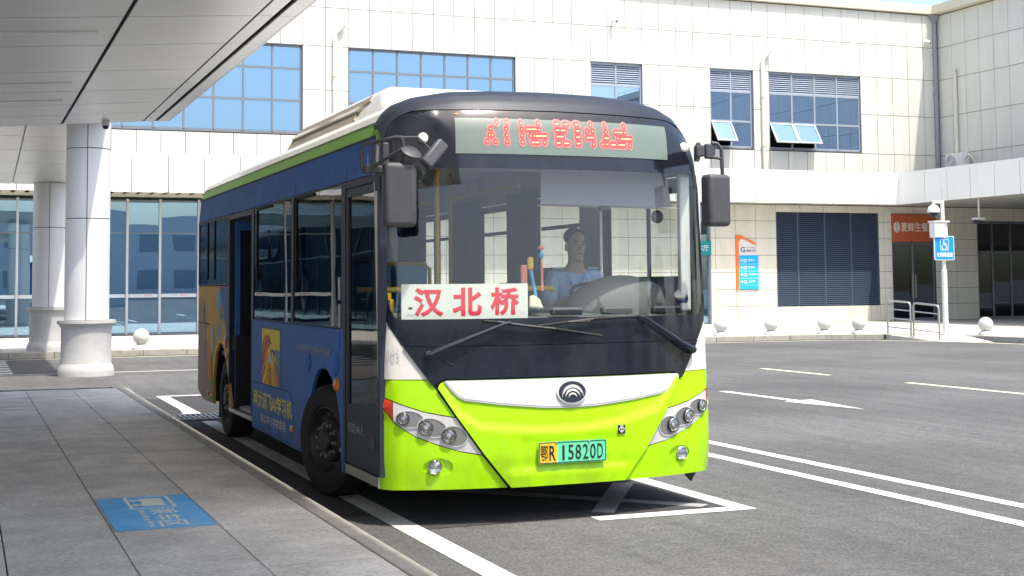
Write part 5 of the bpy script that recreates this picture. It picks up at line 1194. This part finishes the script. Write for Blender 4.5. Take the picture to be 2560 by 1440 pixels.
hb = MB(); hb.ball((PX, PY-.005, 1.985), (.086, .095, .075), 20, 12); hb.build('hair', 'hair', person, smooth=True)
shirt_v = [((PX, PY+.02, 1.12), (.165, .125)), ((PX, PY+.04, 1.32), (.165, .118)), ((PX, PY+.02, 1.55), (.185, .122)), ((PX, PY+.005, 1.665), (.13, .085)), ((PX, PY-.01, 1.70), (.075, .065))]
shirt_e = [(0, 1), (1, 2), (2, 3), (3, 4)]
for s_ in (-1, 1):
    k = len(shirt_v); shirt_v += [((PX+.18*s_, PY, 1.655), .078), ((PX+.24*s_, PY-.04, 1.525), .072), ((PX+.262*s_, PY-.10, 1.44), .066)]; shirt_e += [(3, k), (k, k+1), (k+1, k+2)]
skinned('shirt', shirt_v, shirt_e, 'shirt', person)
hb = MB()
for s_ in (-1, 1):
    hb.prism([(PX+.015*s_, PY-.105, 1.60), (PX+.055*s_, PY-.085, 1.70), (PX+.10*s_, PY-.075, 1.69), (PX+.075*s_, PY-.115, 1.61)], (0, -.012, 0))
    hb.box(PX+(.11 if s_ > 0 else -.20), PY-.03, 1.725, PX+(.20 if s_ > 0 else -.11), PY+.02, 1.74)
hb.build('collar', 'shirt', person)
tv = [((PX, PY+.02, 1.10), (.165, .125))]; te = []
for s_ in (-1, 1):
    k = len(tv); tv += [((PX+.10*s_, PY-.05, 1.08), .098), ((PX+.14*s_, PY-.42, 1.10), .082), ((PX+.15*s_, PY-.46, 1.0), .074), ((PX+.15*s_, PY-.5, .86), .06)]; te += [(0, k), (k, k+1), (k+1, k+2), (k+2, k+3)]
skinned('trousers', tv, te, 'trousers', person)

# ---------------------------------------------------------------- bollards, rails, pole
def bollard_proto():
    b = MB(); I = Matrix()
    b.lathe([(0, 0), (.205, 0), (.205, .055), (.19, .075), (.135, .105), (.12, .12), (.0, .12)], I, 32)
    o = b.build('ball_bollard', 'granite_white', smooth=True)
    b = MB(); b.ball((0, 0, .295), .195, 32, 20); s = b.build('ball', 'granite_white', o, smooth=2)
    return o, s
proto = bollard_proto()
for k, (x, y, z, lab) in enumerate(((19.55, 33.78, .15, 'white stone ball bollard closest to the right flank of the bus'), (21.10, 33.68, .15, 'white ball bollard standing alone below the wayfinding board'),
        (22.82, 33.62, .15, 'white ball bollard below the dark louvre, left one of the close pair'), (23.55, 33.0, .15, 'white ball bollard nearest the handrail, right one of the close pair'),
        (25.75, 30.35, .15, 'white ball bollard right of the blue wheelchair sign pole'), (3.98, 34.12, .15, 'white ball bollard behind the bus in front of the glass hall'))):
    if k == 0: o, s = proto
    else:
        o = proto[0].copy(); COL.objects.link(o); s = proto[1].copy(); COL.objects.link(s); s.parent = o; s.matrix_parent_inverse = Matrix()
    o.location = (x, y, z); tag(o, lab, 'bollard', 'white ball bollards along the far kerb')
def rail(ax, ay, az, bx, by, bz, lab):
    t = thing('handrail', lab, 'handrail', ((ax+bx)/2, (ay+by)/2, min(az, bz)), 'steel handrails beside the kerb ramp')
    A, B = V((ax, ay, az)), V((bx, by, bz)); up = V((0, 0, 1))
    d = (B-A); e = .05/d.length
    b = MB(); b.tube([A, A+up*.86, A+d*e*.6+up*.93, A+d*e*2+up*.95, B-d*e*2+up*.95, B-d*e*.6+up*.93, B+up*.86, B], .026, 10); b.build('frame', 'steel', t, smooth=True)
    for h in (.22, .47, .72):
        b = MB(); b.tube([A+up*h, B+up*h], .017, 8); b.build('crossbar', 'steel', t, smooth=True)
    for P in (A, B):
        b = MB(); b.lathe([(.055, 0), (.05, .012), (.03, .03)], Matrix.Translation(P), 14); b.build('foot', 'steel', t, smooth=True)
rail(24.0, 32.28, .145, 24.22, 31.55, .09, 'steel handrail beside the kerb ramp, left frame next to the building')
rail(24.25, 31.47, .08, 24.48, 30.68, .012, 'steel handrail beside the kerb ramp, right frame next to the road')
px_, py_ = 25.27, 31.40
po_ = thing('sign_pole', 'white pole on the corner carrying the wheelchair sign and a dome camera', 'pole', (px_, py_, .15))
b = MB(); b.tube([(px_, py_, .15), (px_, py_, 1.9)], .075, 16); b.build('lower_pole', 'white_plastic', po_, smooth=True)
b = MB(); b.tube([(px_, py_, 1.9), (px_, py_, 1.97), (px_, py_, 3.85)], [.072, .05, .05], 16); b.tube([(px_, py_, 3.80), (px_-.32, py_-.02, 3.80)], .035, 10); b.build('upper_pole', 'white_plastic', po_, smooth=True)
b = MB(); b.tube([(px_, py_, 3.85), (px_, py_, 4.15)], .006, 6); b.build('spike', 'steel', po_)
cb = thing('control_cabinet', 'small white equipment box strapped to the pole above the wheelchair sign', 'cabinet', (px_-.22, py_, 2.9))
b = MB(); b.box(px_-.40, py_-.16, 2.82, px_-.06, py_+.08, 3.24); b.build('box', 'white_plastic', cb, bevel=.012)
b = MB(); b.box(px_-.43, py_-.19, 3.24, px_+.09, py_+.11, 3.28); b.box(px_-.06, py_-.12, 2.82, px_+.06, py_-.06, 3.24); b.build('lid', 'white_plastic', cb, bevel=.008)
dm = thing('dome_camera', 'white dome camera hanging from an arm at the top of the sign pole', 'camera', (px_-.32, py_, 3.5))
I = Matrix.Translation((px_-.32, py_-.02, 3.46))
b = MB(); b.lathe([(0, .32), (.04, .32), (.05, .26), (.12, .23), (.165, .14), (.17, .06), (.14, .055), (0, .055)], I, 28); b.build('hood', 'white_plastic', dm, smooth=True)
b = MB(); b.ball((px_-.32, py_-.02, 3.50), (.115, .115, .13), 24, 14); b.build('dome', 'black_satin', dm, smooth=True)
ws = thing('wheelchair_sign', 'blue square sign with a white wheelchair symbol on the white pole', 'sign', (px_-.06, py_-.1, 2.5))
b = MB(); b.prism([(px_-.06+x, py_-.11, 2.53+z) for x, z in rrect(-.335, -.335, .335, .335, .05)], (0, .03, 0)); b.build('border', 'white_print', ws)
b = MB(); b.prism([(px_-.06+x, py_-.115, 2.53+z) for x, z in rrect(-.315, -.315, .315, .315, .04)], (0, .004, 0)); b.build('plate', 'sign_blue', ws)
WSN = on_plane((px_-.06, py_-.119, 2.53), (1, 0, 0), (0, 0, 1))
wsp = lambda name, L: patch(name, L, WSN, 0, 'white_print', ws, .3)
wsp('symbol_frame', [rrect(-.14, -.06, .14, .25, .03), rrect(-.127, -.047, .127, .237, .025)])
for k in range(11):
    t = math.radians(140+21*k); t2 = math.radians(140+21*(k+1))
    wsp('symbol', [[(-.01+r*math.cos(a), .03+r*math.sin(a)) for r, a in ((.066, t), (.086, t), (.086, t2), (.066, t2))]])
wsp('symbol', [ellipse(-.018, .205, .022, .022, 14)])
for L in ([(-.034, .175), (-.006, .175), (-.002, .07), (-.03, .07)], [(-.03, .095), (-.03, .07), (.07, .07), (.075, .095)], [(.05, .07), (.076, .07), (.105, -.005), (.08, -.01)], [(-.005, .142), (-.005, .124), (.055, .124), (.055, .142)]):
    wsp('symbol', [L])
put_text('lettering', '无障碍通道', lambda u, v: WSN(-.27+u, -.25+v), 'white_print', ws, w=.54, h=.13, bold=.02)

# row of waiting chairs inside the glass hall
wb = thing('waiting_bench', 'row of black waiting seats on chrome legs inside the glass hall', 'bench', (5.6, 47, .16))
for k in range(4):
    x = 4.9+.52*k
    b = MB(); b.box(x, 46.8, .58, x+.46, 47.25, .63); b.hexa([(x, 47.24, .63), (x+.46, 47.24, .63), (x+.46, 47.29, .63), (x, 47.29, .63)], [(x, 47.34, 1.1), (x+.46, 47.34, 1.1), (x+.46, 47.39, 1.1), (x, 47.39, 1.1)]); b.build('seat', 'grey_plastic', wb, bevel=.02)
b = MB()
for x in (5.1, 6.7): b.tube([(x, 46.75, .17), (x, 47.05, .5), (x, 47.35, .17)], .03, 8)
b.tube([(4.9, 47.05, .53), (6.95, 47.05, .53)], .035, 8); b.build('leg_frame', 'chrome', wb, smooth=True)

# the right-hand side of the forecourt, out of frame
# unseen hall added for reflections, and a low block across the road (they show in the glass)
th = thing('reflected_hall', 'unseen dark glazed hall added behind the boarding platform for reflections', 'building', (-13, 8, 0))
b = MB(); b.box(-15, -14, 0, -14.06, 25, 6.5); b.build('wall', 'lobby_wall', th)
for k in range(15):
    y = -13.4+2.5*k
    slab('pane', -14.055, y+.06, .3, -14.03, y+2.44, 3.4, 'door_glass', th); slab('pane', -14.055, y+.06, 3.5, -14.03, y+2.44, 5.2, 'door_glass', th)
    slab('mullion', -14.056, y-.05, .15, -13.98, y+.05, 5.4, 'frame_grey', th)
b = MB(); b.box(-14.055, -14, 5.4, -13.95, 25, 6.5); b.build('fascia', 'fascia_white', th)
lb = thing('low_block', 'pale two-storey block across the road behind the viewer', 'building', (14, -52, 0))
b = MB(); b.box(-40, -60, 0, 70, -50, 8.5); b.build('wall', 'fascia_white', lb)
for k in range(26):
    for z in (1.0, 4.6): slab('window', -38+4.1*k, -50.02, z, -35.9+4.1*k, -49.97, z+1.7, 'frame_pale', lb)
# trees across the road behind the camera (seen only in the glass)
def tree(x, y, h, src=None):
    b = MB(); b.tube([(0, 0, 0), (.05, .02, h*.3), (.1, -.05, h*.55)], [.16, .12, .07], 8)
    for k in range(5):
        a = k*1.3; b.tube([(.05, 0, h*.3+k*.25), (.9*math.cos(a), .9*math.sin(a), h*.5+k*.3)], [.06, .025], 6)
    t = b.build('roadside_tree', 'bark', smooth=True)
    cr = bmesh.new(); rnd = random.Random(3)
    for k in range(1500):
        c = V((rnd.gauss(0, 1), rnd.gauss(0, 1), rnd.gauss(0, 1))).normalized()*rnd.uniform(.45, 1)**.6
        clump = .75+.25*math.sin(c.x*5+1)*math.sin(c.y*5)*math.sin(c.z*4+2)
        p = V((c.x*h*.30*clump, c.y*h*.30*clump, h*.66+c.z*h*.32*clump)); q = rnd.uniform(.16, .34)
        n = V((rnd.gauss(0, 1), rnd.gauss(0, 1), rnd.gauss(0, 1))).normalized(); u = n.orthogonal().normalized()*q; v_ = n.cross(u)*.7
        cr.faces.new([cr.verts.new(p+w_) for w_ in (-u, -v_, u, v_)])
    me = bpy.data.meshes.new('crown'); cr.to_mesh(me); cr.free(); me.materials.append(M['leaf'])
    o = bpy.data.objects.new('crown', me); link(o, t); t.location = (x, y, 0)
    return t, o
t0 = None
for k, (x, y, s) in enumerate(((-24, -44, .8), (26, -44, .8), (31, -39, 1.1), (40, -36, 1.0), (-26, -38, 1.2), (44, -20, 1.2), (47, -12, 1.1), (50, -28, 1.3), (43, -5, 1.0), (52, 0, 1.2), (38, -24, 1.1))):
    if t0 is None: t0 = tree(x, y, 7.5); t = t0[0]
    else:
        t = t0[0].copy(); COL.objects.link(t); c = t0[1].copy(); COL.objects.link(c); c.parent = t
    t.location = (x, y, 0); t.scale = (s, s, s); t.rotation_euler.z = k*1.1
    tag(t, 'green roadside tree across the road behind the viewer', 'tree', 'trees behind the viewer')
